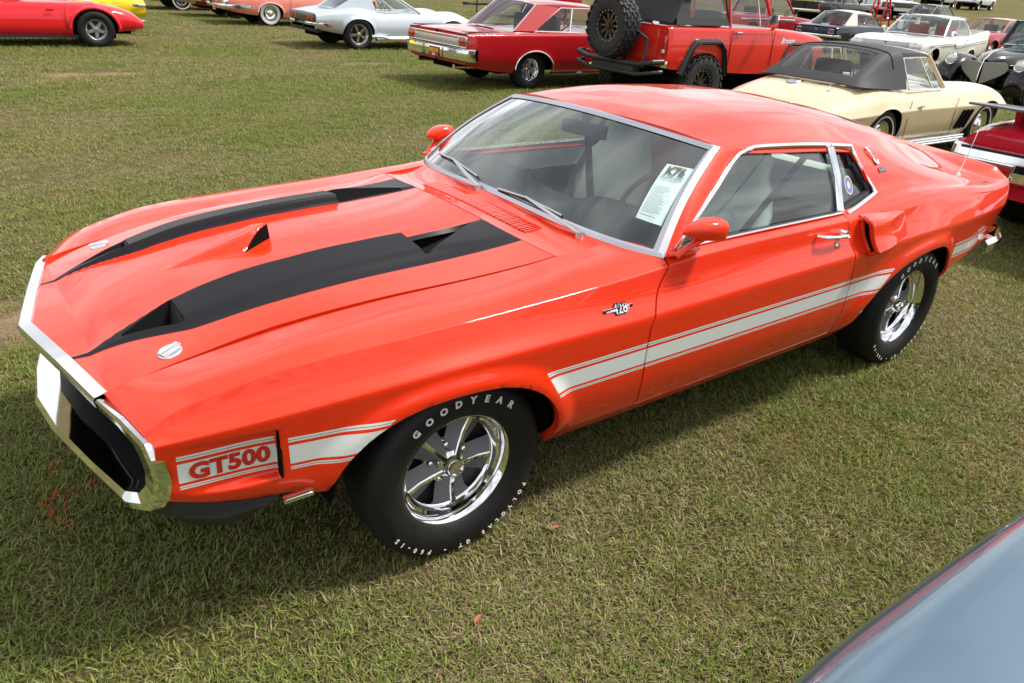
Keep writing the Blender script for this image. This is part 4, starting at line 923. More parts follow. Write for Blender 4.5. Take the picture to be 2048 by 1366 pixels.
# ---- cabin
CREAM = simple('cream_vinyl', (.66, .67, .61), .5, var=.08, vscale=10); DASH = simple('dash_black', (.022, .024, .027), .55)
head = SHELL_P[2:int(np.argmin(np.abs(u+2.6))), :SH_IX[2]+2].copy(); head[..., 2] -= .028; head[..., 1] *= .97
hf = np.concatenate([head[:, ::-1]*np.array([1, -1, 1]), head[:, 1:]], 1); grid_obj('headliner', hf, simple('headliner_black', (.03, .03, .032), .8), car, None, (0, 0, -1))
nx_, ny_ = 14, 33; Pd = np.zeros((nx_, ny_, 3))
for j, y in enumerate(np.linspace(-.78, .78, ny_)):
    hump = .045*math.exp(-((abs(y)-.40)/.22)**4)
    for i in range(nx_):
        q = i/(nx_-1); x = float(ws_base(np.array(y/.817))[0]) - .05 - .40*q; Pd[i, j] = (x if q < .86 else x+.02*(q-.86), y, .912 + 1.25*hump*math.sin(min(1, q*1.25)*math.pi/2) - (.0 if q < .80 else (q-.80)*1.1))
grid_obj('dashboard', Pd, DASH, car, None, (0, 0, 1), .12)
for s in (1, -1):
    m = MB(); P1 = [(-.86, s*.775, .895), (-1.96, s*.775, .900), (-1.98, s*.79, .45), (-.86, s*.79, .45)]; m.add(P1, [(0, 1, 2, 3)]); tr = m.build('door_card', CREAM, car)
    m = MB(); m.add([(-1.02, s*.770, .80), (-1.80, s*.770, .80), (-1.72, s*.772, .58), (-1.02, s*.772, .56)], [(0, 1, 2, 3)]); m.build('door_pocket', simple('card_dark', (.06, .065, .065), .6), tr)
    m = MB(); m.tube([(-1.02, s*.768, .80), (-1.80, s*.768, .80), (-1.72, s*.770, .58), (-1.02, s*.770, .56)], .004, 6, closed=True); m.build('door_card_trim', CHROME, tr)
    # bucket seat with integral headrest
    def sgrid(rows, nseg=16):
        rr_ = []
        for cx, cz, hw_, th, tx, tz in rows:
            rr_.append([(cx + tx*th*np.sign(math.sin(a))*abs(math.sin(a))**.6, s*.37 + hw_*np.sign(math.cos(a))*abs(math.cos(a))**.55, cz + tz*th*np.sign(math.sin(a))*abs(math.sin(a))**.6) for a in np.linspace(0, 2*math.pi, nseg+1)])
        return np.array(rr_)
    bk = sgrid([(-1.60,.55,.20,.02,1,.2),(-1.61,.57,.245,.06,1,.2),(-1.66,.72,.25,.065,1,.2),(-1.73,.88,.235,.06,1,.25),(-1.775,.97,.18,.05,1,.25),(-1.80,1.02,.13,.05,1,.25),(-1.82,1.09,.125,.045,1,.25),(-1.83,1.125,.09,.03,1,.25),(-1.832,1.13,.01,.005,1,.2)])
    seat = grid_obj('seat_back', bk, CREAM, car, None, None)
    cu = sgrid([(-1.10,.47,.02,.01,.2,1),(-1.11,.47,.23,.05,.2,1),(-1.20,.50,.255,.07,.1,1),(-1.45,.49,.25,.07,0,1),(-1.62,.47,.24,.06,0,1)]); grid_obj('seat_cushion', cu, CREAM, car)
    m = MB(); m.tube([(-1.66, s*.60, 1.20), (-1.63, s*.50, 1.0), (-1.58, s*.40, .80), (-1.52, s*.28, .58)], .020, 6, flat=(1.0, .12)); m.tube([(-1.90, s*.62, 1.16), (-1.60, s*.56, .80), (-1.55, s*.53, .58)], .020, 6, flat=(1.0, .12)); m.build('seat_belt', BLACK, car)
m = MB(); m.box((-2.30, 0, .60), (.45, 1.2, .26)); m.box((-2.55, 0, .80), (.16, 1.25, .34)); m.build('rear_seat', CREAM, car, bevel=.05)
m = MB(); M = T((-1.22, .38, .885), 0, math.radians(0), 0) @ Matrix.Rotation(math.radians(62), 4, 'Y') @ Matrix.Rotation(math.radians(90), 4, 'X')
m.tube([M @ Vector((.185*math.cos(a), 0, .185*math.sin(a))) for a in np.linspace(0, 2*math.pi, 36, endpoint=False)], .012, 8, closed=True)
for a in (math.pi/2, math.pi*1.17, math.pi*1.83): m.tube([M @ Vector((0, -.02, 0)), M @ Vector((.18*math.cos(a), 0, .18*math.sin(a)))], .009, 6)
m.lathe([(0, .0), (.05, -.01), (.06, -.04), (.03, -.2)], M, 16); m.build('steering_wheel', BLACK, car)
m = MB(); m.box((-1.085, .06, 1.192), (.026, .235, .056), .15); m.tube([(-1.10, .05, 1.20), (-1.14, .05, 1.25)], .008, 6); m.build('interior_mirror', simple('mirror_black', (.03, .032, .035), .4), car, bevel=.012)
for s in (1, -1):
    Pi = SHELL_P[ir+1:ir+104, rE-4:rB+14].copy(); Pi[..., 1] = (Pi[..., 1]-.036)*s; grid_obj('pillar_lining', Pi, BLACK, car)
m = MB(); m.box((-2.98, 0, .84), (.95, 1.36, .02)); m.build('parcel_shelf', simple('shelf_grey', (.07, .072, .072), .8), car)
# ---- paper card behind the windshield, sticker in the quarter window
PAPER = simple('paper', (.86, .90, .92), .8); INK = simple('ink', (.02, .022, .03), .7); INKG = simple('ink_grey', (.24, .26, .28), .7)
cst = np.array([[(.805, .730), (.945, .755)], [(.825, .245), (.940, .235)]])
def card_pt(a, b):
    st = (cst[0, 0]*(1-a)+cst[0, 1]*a)*(1-b) + (cst[1, 0]*(1-a)+cst[1, 1]*a)*b
    q = ws_pt(np.array(st[0]), np.array(st[1])); return Vector(q) + Vector((-.010, 0, -.012))
m = MB(); g_ = [[card_pt(i/4, j/8) for j in range(9)] for i in range(5)]; v = [p_ for r in g_ for p_ in r]; m.add(v, [(i*9+j, (i+1)*9+j, (i+1)*9+j+1, i*9+j+1) for i in range(4) for j in range(8)])
card = tag(m.build('window_card', PAPER, None), 'white printed auction card K76 inside the windshield of the orange-red fastback', 'card')
def card_text(txt, a, b, size, mat, bold=0):
    V, F = text_mesh(txt, size, bold, 0); m = MB(); e = Vector((.004, .0, .004)); m.add([card_pt(a+v.x/.125, b-v.y/.24)+e for v in V], F); o = m.build('card_print', mat, card, False); o['kind'] = 'stuff'; return o
card_text('K76', .5, .135, .052, INK, .0022)
card_text('1970 FORD SHELBY', .5, .225, .0125, INKG, .0004); card_text('GT500 FASTBACK', .5, .275, .0125, INKG, .0004); card_text('428 CI, AUTOMATIC', .5, .32, .008, INKG)
m = MB(); lr = random.Random(3)
for i in range(22):
    b = .40+.0225*i; a1 = lr.uniform(.55, .90); q = [card_pt(.10, b), card_pt(a1, b), card_pt(a1, b+.007), card_pt(.10, b+.007)]; m.add([k+Vector((.004, 0, .004)) for k in q], [(0, 1, 2, 3)])
o = m.build('card_print', INKG, card, False); o['kind'] = 'stuff'
m = MB(); q = [card_pt(.06, .925), card_pt(.70, .925), card_pt(.70, .935), card_pt(.06, .935)]; m.add([k+Vector((.004, 0, .004)) for k in q], [(0, 1, 2, 3)]); m.build('card_print', RED_PRINT, card, False)
m = MB(); q = [card_pt(.30, .03), card_pt(.75, .03), card_pt(.72, .065), card_pt(.33, .065)]; m.add([k+Vector((.004, 0, .004)) for k in q], [(0, 1, 2, 3)]); m.build('card_print', simple('gold_print', (.55, .42, .12), .6), card, False)
m = MB(); cq = Vector((-2.052, .744, 1.018)); e1 = Vector((1, 0, 0)); e2 = Vector((0, -.48, .88)).normalized()
for r0, r1, mi in ((.0, .014, 1), (.014, .029, 0), (.029, .034, 1)):
    ring = [[cq + (e1*math.cos(a)*r*.85 + e2*math.sin(a)*r*1.25) for a in np.linspace(0, 2*math.pi, 24, endpoint=False)] for r in (r0+1e-4, r1)]
    m.add(ring[0]+ring[1], [(k, (k+1) % 24, 24+(k+1) % 24, 24+k) for k in range(24)], mi)
m.build('club_sticker', None, car, False, mats=[simple('sticker_blue', (.10, .16, .48), .5), simple('sticker_pale', (.55, .50, .30), .5)])

# ------------------------------------------------------------------ the other cars of the show
def row6(r):
    """(x, zt, y1,z1, ys,zs, ym,zm, yl,zl, yb,zb)"""
    return r[0], [(0, r[1]), (r[2], r[3]), (r[4], r[5]), (r[6], r[7]), (r[8], r[9]), (r[10], r[11])]
def car_body(parent, mat, rows, rad, arches, flr=.012, step=.035, name='body', capz=True, sharp=28):
    rs = sorted((row6(r) for r in rows), key=lambda q: -q[0]); xs = [q[0] for q in rs]; K = len(rs[0][1])
    u = np.unique(np.concatenate([np.arange(xs[-1], xs[0], step), [xs[0]], xs]))[::-1]
    C = [np.stack([pchip(xs, [q[1][k][0] for q in rs])(u), pchip(xs, [q[1][k][1] for q in rs])(u)], -1) for k in range(K)]
    sec, ix = fillet(C, rad, ns=4, nc=5)
    X = np.repeat(u[:, None], sec.shape[1], 1); P = np.stack([X, sec[..., 0], sec[..., 1]], -1)
    mask = np.ones((P.shape[0]-1, P.shape[1]-1), bool); rowi = np.arange(P.shape[1])
    for xc, zc, a, b in arches:
        dx = P[..., 0]-xc; dz = np.maximum(P[..., 2]-zc, 0); r = (np.abs(dx/a)**2.2+np.abs(dz/b)**2.2)**(1/2.2); lowr = (rowi >= ix[1]+3)[None, :]
        P[..., 1] += flr*(1-ss(.01, .07, (r-1)*.36))*lowr*(P[..., 2] > .2)
        ins = (r < 1) & lowr; mask &= ~(ins[:-1, :-1] & ins[1:, :-1] & ins[:-1, 1:] & ins[1:, 1:]); k = 1/np.maximum(r, .3)
        P[..., 0] = np.where(ins, xc+dx*k, P[..., 0]); P[..., 2] = np.where(ins & (P[..., 2] > zc), zc+(P[..., 2]-zc)*k, P[..., 2])
    ca = P[:1].copy(); cb = P[-1:].copy()
    for c, sg in ((ca, -1), (cb, 1)): c[..., 1] *= .03; c[..., 0] += sg*.0; c[..., 2] = c[..., 2]
    P = np.concatenate([ca, P, cb], 0); t = np.ones((1, mask.shape[1]), bool); mask = np.concatenate([t, mask, t], 0)
    full = np.concatenate([P[:, ::-1]*np.array([1, -1, 1]), P[:, 1:]], 1); fm = np.concatenate([mask[:, ::-1], mask], 1)
    o = grid_obj(name, full, mat, parent, fm, (0, 0, 1), 0, None, sharp)
    # dark floor pan and wheel housings
    m = MB(); yb = max(q[1][-1][0] for q in rs)-.12; zb = min(q[1][-1][1] for q in rs)+.03; L = xs[0]-xs[-1]
    m.box(((xs[0]+xs[-1])/2, 0, zb+.10), (L*.90, 2*yb-.42, .22))
    for xc, zc, a, b in arches:
        for s in (1, -1):
            A = [(xc+a*1.04*math.cos(t), s*.42, zc+b*1.06*math.sin(t)) for t in np.linspace(.1, math.pi-.1, 11)]; m.ribbon(A, [(p_[0], s*(yb+.06), p_[2]) for p_ in A])
        m.box((xc, 0, zc+.1), (a*2, .84, b*1.6))
    m.build('floor_pan', DARK, parent)
    return o, full
def lerp3(a, b, t): return Vector(a).lerp(Vector(b), t)
def greenhouse(par, body_mat, wb, wt, rt, bb, sq, st=None, roof_mat=None, crown=.05, bow=(.12, .08, -.05, -.10), gl=None, trim=None, c_mat=None, pillar=.022, back_glass=True, side_glass=True, post=None, interior=(.05, .05, .05), seatx=None, top_over=.0, wheel=True, bz=None, btrim=True, top=True):
    """wb windscreen base corner, wt its top corner, rt roof rear corner, bb rear glass base corner, sq lower rear corner of the side glass, st upper rear corner"""
    gl = gl or GLASS_F; roof_mat = roof_mat or body_mat; trim = trim or CHROME; n = 17; ys = np.linspace(-1, 1, n)
    def edge(p_, bw, cr): return np.stack([p_[0]+bw*(1-ys**2), p_[1]*ys, p_[2]+cr*(1-ys**2)], -1)
    E1, E2, E3, E4 = edge(wb, bow[0], .02), edge(wt, bow[1], crown*.7), edge(rt, bow[2], crown*.7), edge(bb, bow[3], .02)
    k = np.linspace(0, 1, 9)[:, None, None]; R = E2[None]*(1-k)+E3[None]*k; R[..., 2] += crown*.6*np.sin(math.pi*k[..., 0])*(1-.4*ys[None]**2)
    low = lambda c: c*np.array([1, 1.0, 1])
    sideA = R[:, :1].copy(); sideA[..., 1] -= .012; sideA[..., 2] -= .035; sideB = R[:, -1:].copy(); sideB[..., 1] += .012; sideB[..., 2] -= .035
    Rf = np.concatenate([sideA, R, sideB], 1); rf = None
    if top: rf = grid_obj('roof', Rf, roof_mat, par, None, (0, 0, 1), .03, sharp=60)
    kk = np.linspace(0, 1, 7)[:, None, None]
    W = E1[None]*(1-kk)+E2[None]*kk; W[..., 0] += .02*np.sin(math.pi*kk[..., 0]); grid_obj('windshield', W, gl, par, None, (1, 0, 1))
    if back_glass: B = E4[None]*(1-kk)+E3[None]*kk; B[..., 2] += .025*np.sin(math.pi*kk[..., 0]); grid_obj('rear_window', B, gl, par, None, (-1, 0, 1))
    st = st or tuple(lerp3(wt, rt, .95))
    m = MB(); m.tube([tuple(q) for q in E1], .011, 6); m.tube([tuple(q) for q in E2], .011, 6)
    for s in (1, -1): m.tube([tuple(E1[0 if s < 0 else -1]), tuple(E2[0 if s < 0 else -1])], .012, 6)
    m.build('windshield_trim', trim, par)
    if back_glass and btrim:
        m = MB(); m.tube([tuple(q) for q in E3], .010, 6); m.tube([tuple(q) for q in E4], .010, 6)
        for s in (0, -1): m.tube([tuple(E3[s]), tuple(E4[s])], .011, 6)
        m.build('rear_window_trim', trim, par)
    for s in (1, -1):
        S_ = lambda q, dy=0: Vector((q[0], s*(q[1]+dy), q[2]))
        m = MB(); m.tube([S_(wb), S_(wt)], pillar, 8); m.build('front_pillar', body_mat, par)
        if side_glass:
            m = MB(); wb2 = (wb[0]-.06, wb[1]+.01, wb[2]-.02); wt2 = (wt[0]-.05, wt[1]+.008, wt[2]-.03); q = [S_(wb2), S_(wt2), S_(st, .004), S_(sq, .004)]; c_ = sum(q, Vector())/4
            m.add([q[0], q[1], q[2], q[3]], [(0, 1, 2, 3)]); m.build('side_window', gl, par)
            m = MB(); m.tube([q[0], q[1], q[2], q[3]], .009, 6, closed=False); m.tube([q[0], q[3]], .010, 6)
            if post is not None: m.tube([q[0].lerp(q[3], post), q[1].lerp(q[2], post)], .012, 6)
            m.build('side_window_trim', trim, par)
        if not top: continue
        # rear quarter pillar with thickness
        q = [S_(st, .012), S_(rt, .012), S_(bb, .02), S_(sq, .02)]; inn = [p_+Vector((0, -s*.05, 0)) for p_ in q]
        m = MB(); m.add(q+inn, [(0, 1, 2, 3), (7, 6, 5, 4), (0, 4, 5, 1), (1, 5, 6, 2), (2, 6, 7, 3), (3, 7, 4, 0)]); m.build('rear_pillar', c_mat or roof_mat, par, True, 50)
    im = simple('seat_%02d%02d%02d' % tuple(int(c*99) for c in interior), interior, .7)
    sx = seatx if seatx is not None else (wt[0]+rt[0])/2-.1; z0 = wb[2]
    for s in (1, -1):
        m = MB(); m.box((sx, s*wb[1]*.48, z0-.08), (.13, wb[1]*.72, .62)); m.build('seat_back', im, par, bevel=.045)
    m = MB(); m.box((sx-.1, 0, z0-.42), (1.9, wb[1]*1.7, .06)); m.build('cabin_floor', simple('cabin_dark', (.03, .03, .03), .9), par)
    m = MB(); m.box((wb[0]-.10, 0, z0-.06), (.30, wb[1]*1.75, .12)); m.build('dashboard', simple('dash_grey', (.05, .05, .055), .6), par, bevel=.03)
    if wheel:
        m = MB(); M = T((wb[0]-.38, wb[1]*.50, z0-.02)) @ Matrix.Rotation(math.radians(60), 4, 'Y') @ Matrix.Rotation(math.radians(90), 4, 'X')
        m.tube([M @ Vector((.19*math.cos(a), 0, .19*math.sin(a))) for a in np.linspace(0, 2*math.pi, 24, endpoint=False)], .011, 6, closed=True); m.tube([M @ Vector((-.19, 0, 0)), M @ Vector((.19, 0, 0))], .009, 6); m.build('steering_wheel', BLACK, par)
    return rf
def wheels4(par, wb_, track, R, Wd, r, style, xr=0.0, rear=None, **k):
    out = []
    for x in (xr, xr+wb_):
        R2, W2 = (rear or (R, Wd)) if x == xr else (R, Wd)
        for s in (1, -1): out.append(add_wheel(par, x, s*track/2, R2, W2, r, s, style, **k))
    return out
def sides(fn):
    for s in (1, -1): fn(s)
def bumper(par, path, h, depth, mat=None, name='bumper'):
    """chrome blade swept along a path symmetric in y (given for y>=0, outwards to the centre)"""
    q = densify(path, 4); q = np.concatenate([q*np.array([1, -1, 1]), q[::-1][1:]], 0) if abs(path[-1][1]) < 1e-6 else q
    cx = q[:, 0].mean(); sg = 1 if path[-1][0] > 0.6 else -1; m = MB()
    prof = [(0, -h/2), (depth*.8, -h*.42), (depth, -h*.1), (depth, h*.15), (depth*.8, h*.42), (0, h/2)]
    L = [q + np.array([sg*d, 0, z]) for d, z in prof]
    for a, b in zip(L[:-1], L[1:]): m.ribbon(arr(a), arr(b))
    return m.build(name, mat or CHROME, par, sharp=60)
def bx_part(par, name, c, d, mat, bevel=.01, rz=0): m = MB(); m.box(c, d, rz); return m.build(name, mat, par, bevel=bevel)
def text_part(par, name, txt, M, size, mat, bold=0.0, shear=0.0):
    V, F = text_mesh(txt, size, bold, .001, shear=shear); m = MB(); m.add([M @ v for v in V], F); return m.build(name, mat, par, False)
def plate(par, M, a='MECUM', mt=None):
    m = MB(); m.add([M @ Vector(q) for q in ((-.15, -.075, 0), (.15, -.075, 0), (.15, .075, 0), (-.15, .075, 0), (-.15, -.075, -.008), (.15, -.075, -.008), (.15, .075, -.008), (-.15, .075, -.008))], [(0, 1, 2, 3), (7, 6, 5, 4), (0, 4, 5, 1), (1, 5, 6, 2), (2, 6, 7, 3), (3, 7, 4, 0)]); o = m.build('number_plate', simple('plate_red', (.35, .02, .02), .5), par, False)
    text_part(o, 'plate_lettering', a, M @ T((0, .018, .002)), .085, simple('plate_yellow', (.75, .48, .03), .5), .004)
    m = MB(); m.add([M @ Vector(q) for q in ((-.05, -.06, .002), (.05, -.06, .002), (.05, -.03, .002), (-.05, -.03, .002))], [(0, 1, 2, 3)]); m.build('plate_strip', simple('plate_white', (.7, .7, .7), .5), o, False)
    return o
RADB = [0, (.30, .45), (.40, .35), (.45, .45), (.40, .40)]
REAR = lambda x, y, z, rz=math.pi: Matrix.Translation(Vector((x, y, z))) @ Matrix(((0, 0, -1, 0), (-1, 0, 0, 0), (0, 1, 0, 0), (0, 0, 0, 1)))    # faces backwards
TAIL_RED = simple('tail_lens', (.45, .012, .012), .12, coat=1.0); AMBER = simple('amber_lens', (.75, .25, .02), .15, coat=1.0); LENS = simple('clear_lens', (.75, .77, .78), .08, .3, coat=1.0)

# ---- 1967-style dark red hardtop
RED1 = paint('maroon_red_paint', (.36, .008, .012))
c = thing('hardtop_coupe', 'dark red two-door hardtop with chrome tail panel, seen from behind', 'car', (-7.18, -9.02, 0), math.pi)
rows = [(-1.34, .895, .86, .885, .93, .865, .955, .66, .94, .52, .86, .42), (-1.1, .915, .87, .90, .945, .872, .968, .66, .955, .48, .88, .36), (0, .935, .87, .915, .955, .885, .975, .68, .965, .46, .88, .27), (1.6, .935, .86, .93, .95, .90, .972, .68, .96, .44, .88, .26), (2.95, .915, .86, .92, .95, .885, .972, .68, .96, .46, .88, .28), (3.9, .86, .85, .86, .92, .83, .93, .66, .92, .50, .84, .38)]
car_body(c, RED1, rows, [0, (.06, .3), (.30, .22), (.45, .45), (.40, .40)], [(0, .34, .40, .28), (2.946, .34, .40, .34)])
greenhouse(c, RED1, (2.12, .74, .93), (1.45, .62, 1.33), (.22, .60, 1.335), (-.30, .72, .930), (.06, .82, .935), (.72, .655, 1.30), post=.60, interior=(.04, .04, .045), bow=(.16, .08, -.02, -.12))
wheels4(c, 2.946, 1.52, .335, .22, .185, 'magnum')
m = MB()
for a, b, z0, z1 in ((-.93, .93, .80, .845), (-.93, .93, .665, .69)): m.box((-1.352, 0, (z0+z1)/2), (.03, b-a, z1-z0))
for y in (-.925, -.70, .70, .925): m.box((-1.353, y, .755), (.03, .02, .18))
m.build('tail_panel_trim', CHROME, c, bevel=.006)
bx_part(c, 'tail_panel', (-1.346, 0, .746), (.02, 1.38, .11), simple('brushed_panel', (.62, .63, .63), .35, .8), .004)
sides(lambda s: bx_part(c, 'tail_light', (-1.348, s*.81, .745), (.028, .20, .11), TAIL_RED, .006))
bumper(c, [(-1.14, .985, .565), (-1.320, .97, .565), (-1.370, .80, .565), (-1.390, 0, .565)], .19, .03)
m = MB(); m.box((-1.428, 0, .655), (.02, 1.8, .012)); m.build('bumper_strip', BLACK, c)
plate(c, REAR(-1.432, -.05, .55))
sides(lambda s: bx_part(c, 'bumper_end_cut', (-1.416, s*.30, .56), (.012, .03, .15), simple('bumper_grey', (.25, .25, .25), .3, .9), .004))  # two upright strips of grey metal on the bumper face
def exh(s): m = MB(); m.tube([(-.6, s*.55, .34), (-1.370, s*.58, .37)], .035, 10); m.build('exhaust_tip', CHROME, c)
sides(exh)
def mould(s): m = MB(); m.box((1.45, s*.905, .275), (2.1, .03, .045)); m.build('rocker_moulding', CHROME, c, bevel=.01); m = MB(); pts = [(.41*math.cos(t), s*.976, .34+.30*math.sin(t)) for t in np.linspace(.0, math.pi, 15)]; m.tube(pts, .011, 6); m.build('arch_moulding', CHROME, c)
sides(mould)
sides(lambda s: bx_part(c, 'deck_stripe', (-1.02, s*.79, .907), (.62, .10, .010), simple('deck_dark', (.05, .03, .035), .4), .0))

# ---- silver shark-nosed coupe
SILV = paint('silver_paint', (.48, .53, .58), .3, .35)
c = thing('sports_coupe', 'silver sports coupe with black tail panel and chrome side pipes', 'car', (-6.98, -15.16, 0), math.pi)
rows = [(-.98, .76, .66, .75, .78, .72, .81, .60, .78, .48, .70, .43), (-.55, .82, .66, .83, .82, .79, .865, .62, .84, .44, .76, .36), (0, .84, .62, .885, .80, .865, .90, .64, .88, .40, .78, .28), (.75, .83, .58, .83, .73, .77, .82, .56, .83, .36, .77, .24), (1.55, .80, .56, .82, .73, .78, .83, .56, .83, .36, .77, .23), (2.49, .75, .46, .86, .74, .86, .885, .62, .86, .40, .78, .28), (3.05, .66, .46, .72, .70, .70, .84, .54, .80, .40, .7, .33), (3.40, .52, .44, .53, .62, .52, .72, .46, .68, .40, .56, .36)]
_, CF = car_body(c, SILV, rows, [0, (.35, .45), (.40, .40), (.45, .45), (.4, .4)], [(0, .335, .385, .335), (2.49, .335, .385, .34)], .02)
greenhouse(c, SILV, (1.68, .68, .80), (.98, .52, 1.20), (.25, .50, 1.21), (-.42, .52, .84), (.50, .70, .81), (.42, .55, 1.17), interior=(.03, .03, .03), bow=(.2, .1, -.02, -.05), pillar=.028)
wheels4(c, 2.49, 1.52, .345, .26, .225, 'torq', rimmats=[simple('polished', (.72, .73, .75), .18, 1), RIM_GREY, BLACK])
bx_part(c, 'tail_panel', (-.985, 0, .635), (.03, 1.46, .21), simple('tail_black', (.012, .012, .013), .3, coat=.6), .02)
def c3tail(s):
    for y in (.36, .56):
        m = MB(); m.lathe([(0, .012), (.055, .010), (.062, 0)], T((-1.0, s*y, .645), 0, 0, math.radians(90)), 20); m.build('tail_light', TAIL_RED, c)
    bumper(c, [(-.72, s*.86, .53), (-.94, s*.80, .53), (-1.01, s*.62, .53), (-1.03, s*.30, .53)], .07, .02)
    m = MB(); m.tube([(.42, s*.86, .245), (2.05, s*.86, .245)], .055, 10, flat=(.8, 1)); m.tube([(.30, s*.86, .30), (.55, s*.87, .30), (.75, s*.86, .26)], .05, 8); m.build('side_pipe', CHROME, c)
    bx_part(c, 'side_marker', (-.70, s*.865, .50), (.10, .012, .035), TAIL_RED, .004)
sides(c3tail)
m = MB(); m.box((-.90, 0, .45), (.16, 1.46, .20)); m.build('rear_valance', BLACK, c, bevel=.05)

# ---- red off-roader with black soft top and spare wheel
RED2 = paint('bright_red_paint', (.62, .022, .014)); FAB = simple('soft_top_black', (.018, .018, .020), .75, var=.2, vscale=5, bump=.25, bscale=9)
BRZ = simple('bronze_rim', (.13, .075, .035), .42, .6)
c = thing('off_roader', 'red off-roader with black soft top, fat tyres and a rear-mounted spare wheel', 'off-roader', (-8.35, -6.32, 0), math.pi)
rows = [(-.80, 1.245, .76, 1.24, .83, 1.21, .865, .98, .86, .78, .84, .68), (-.70, 1.25, .78, 1.245, .85, 1.22, .875, .98, .87, .78, .85, .66), (0, 1.25, .78, 1.245, .85, 1.22, .875, .98, .87, .78, .85, .62), (1.5, 1.245, .78, 1.24, .85, 1.215, .875, .98, .87, .78, .85, .56), (2.2, 1.23, .76, 1.215, .83, 1.18, .865, .98, .86, .78, .84, .58), (3.0, 1.16, .74, 1.13, .81, 1.08, .845, .96, .84, .78, .82, .66), (3.12, 1.14, .72, 1.11, .79, 1.06, .82, .95, .82, .80, .80, .70)]
car_body(c, RED2, rows, [0, (.06, .4), (.35, .20), (.4, .4), (.3, .3)], [(0, .42, .50, .46), (2.337, .42, .48, .42)], .0)
TY = simple('mud_rubber', (.016, .016, .017), .75, var=.2, vscale=14)
wk = dict(tread=22, rimmats=[simple('dark_rim', (.03, .03, .03), .4, .5), BRZ, BLACK], tyremat=TY)
wheels4(c, 2.337, 1.58, .425, .30, .225, 'ten', **wk)
sp = add_wheel(c, -1.10, .02, .425, .30, .225, 1, 'ten', name='spare_wheel', z=1.175, **wk); sp.rotation_euler = (0, 0, math.radians(90)); 
BOLT = simple('bolt_steel', (.7, .7, .72), .3, 1)
for w in [o for o in c.children if o.name.startswith(('wheel', 'spare_wheel'))]:
    m = MB()
    for i in range(20): a = 2*math.pi*i/20; m.lathe([(0, .010), (.007, .009), (.009, 0)], T((.212*math.cos(a), .108, .212*math.sin(a))), 6)
    o = m.build('rim_bolts', BOLT, w); o['kind'] = 'stuff'
def bron(s):
    pts = [(-.50, .58), (-.30, .98), (.05 - .25, 1.04), (.24, 1.04), (.40, .95), (.52, .55)]
    A = [(a, s*.872, b) for a, b in pts]; m = MB(); m.tube(densify(A, 3), .055, 8, flat=(1, .8)); m.ribbon([(a*1.0, s*.86, b) for a, b in pts], [(a, s*.955, b-.015) for a, b in pts]); m.build('fender_flare', BLKMET, c)
    m = MB()
    for q in densify([(a*1.08, s*.876, b+.035) for a, b in pts], 3): m.lathe([(0, .006), (.008, .005), (.009, 0)], T(q, 0, 0, 0 if s > 0 else math.pi), 6)
    o = m.build('flare_bolts', BOLT, c); o['kind'] = 'stuff'
    pts2 = [(2.337+a*.95, b-.03) for a, b in pts]; m = MB(); m.tube(densify([(a, s*.862, b) for a, b in pts2], 3), .036, 8, flat=(1, .8)); m.build('fender_flare', BLKMET, c)
    bx_part(c, 'tail_light', (-.812, s*.80, .98), (.03, .075, .26), TAIL_RED, .008); bx_part(c, 'reverse_light', (-.820, s*.80, .90), (.03, .05, .05), LENS, .004); bx_part(c, 'corner_trim', (-.81, s*.83, .72), (.05, .09, .10), CHROME, .01)
    m = MB(); m.box((1.62, s*.878, .93), (.006, .008, .56)); m.box((.57, s*.878, .93), (.006, .008, .56)); m.box((1.1, s*.8785, 1.15), (1.05, .004, .006)); m.build('door_seam', simple('seam_dark', (.05, .004, .004), .6), c)
    bx_part(c, 'door_handle', (.72, s*.885, 1.17), (.12, .03, .03), CHROME, .008)
    m = MB(); m.tube([(1.62, s*.84, 1.23), (1.38, s*.72, 1.74)], .030, 8); m.tube([(.55, s*.83, 1.24), (.50, s*.74, 1.72)], .022, 8); m.tube([(.50, s*.74, 1.74), (1.38, s*.72, 1.76)], .026, 8); m.build('window_frame', RED2, c)
    m = MB(); m.add([(1.60, s*.835, 1.25), (1.38, s*.725, 1.72), (.52, s*.74, 1.72), (.57, s*.835, 1.25)], [(0, 1, 2, 3)]); m.build('door_window', GLASS_F, c)
    m = MB(); m.tube([(1.28, s*.832, 1.25), (1.18, s*.735, 1.72)], .010, 6); m.build('vent_post', CHROME, c)
    m = MB(); m.tube([(1.40, s*.88, 1.22), (1.36, s*.98, 1.24), (1.34, s*1.0, 1.30)], .010, 6); m.box((1.33, s*1.02, 1.36), (.03, .16, .17)); m.build('door_mirror', CHROME, c, bevel=.008)
    # soft top side: fabric with a clear pane
    m = MB(); A = [(.52, 1.26), (.52, 1.70), (-.55, 1.66), (-.66, 1.26)]; f4 = lambda a, b, o=0: (a, s*(.835-.16*(b-1.26)/.44+o), b)
    ou = [f4(*q) for q in A]; inn = [f4(*q) for q in ((.47, 1.36), (.47, 1.66), (-.28, 1.63), (-.36, 1.36))]; m.add(ou+inn, [(i, (i+1) % 4, 4+(i+1) % 4, 4+i) for i in range(4)]); m.build('soft_top_side', FAB, c)
    m = MB(); m.add([f4(q[0], q[1], -.004) for q in ((.47, 1.36), (.47, 1.66), (-.28, 1.63), (-.36, 1.36))], [(0, 1, 2, 3)]); m.build('soft_window', glass('vinyl_pane', (.55, .55, .53), 1.5, .12), c)
sides(bron)
m = MB(); Pt = [[(x, y, 1.735+.05*math.cos(y*1.6)-(.02 if x < -.4 else 0)) for y in np.linspace(-.78, .78, 9)] for x in (1.42, .9, .4, -.1, -.5)]; grid_obj('soft_top_roof', np.array(Pt), FAB, c, None, (0, 0, 1), .03)
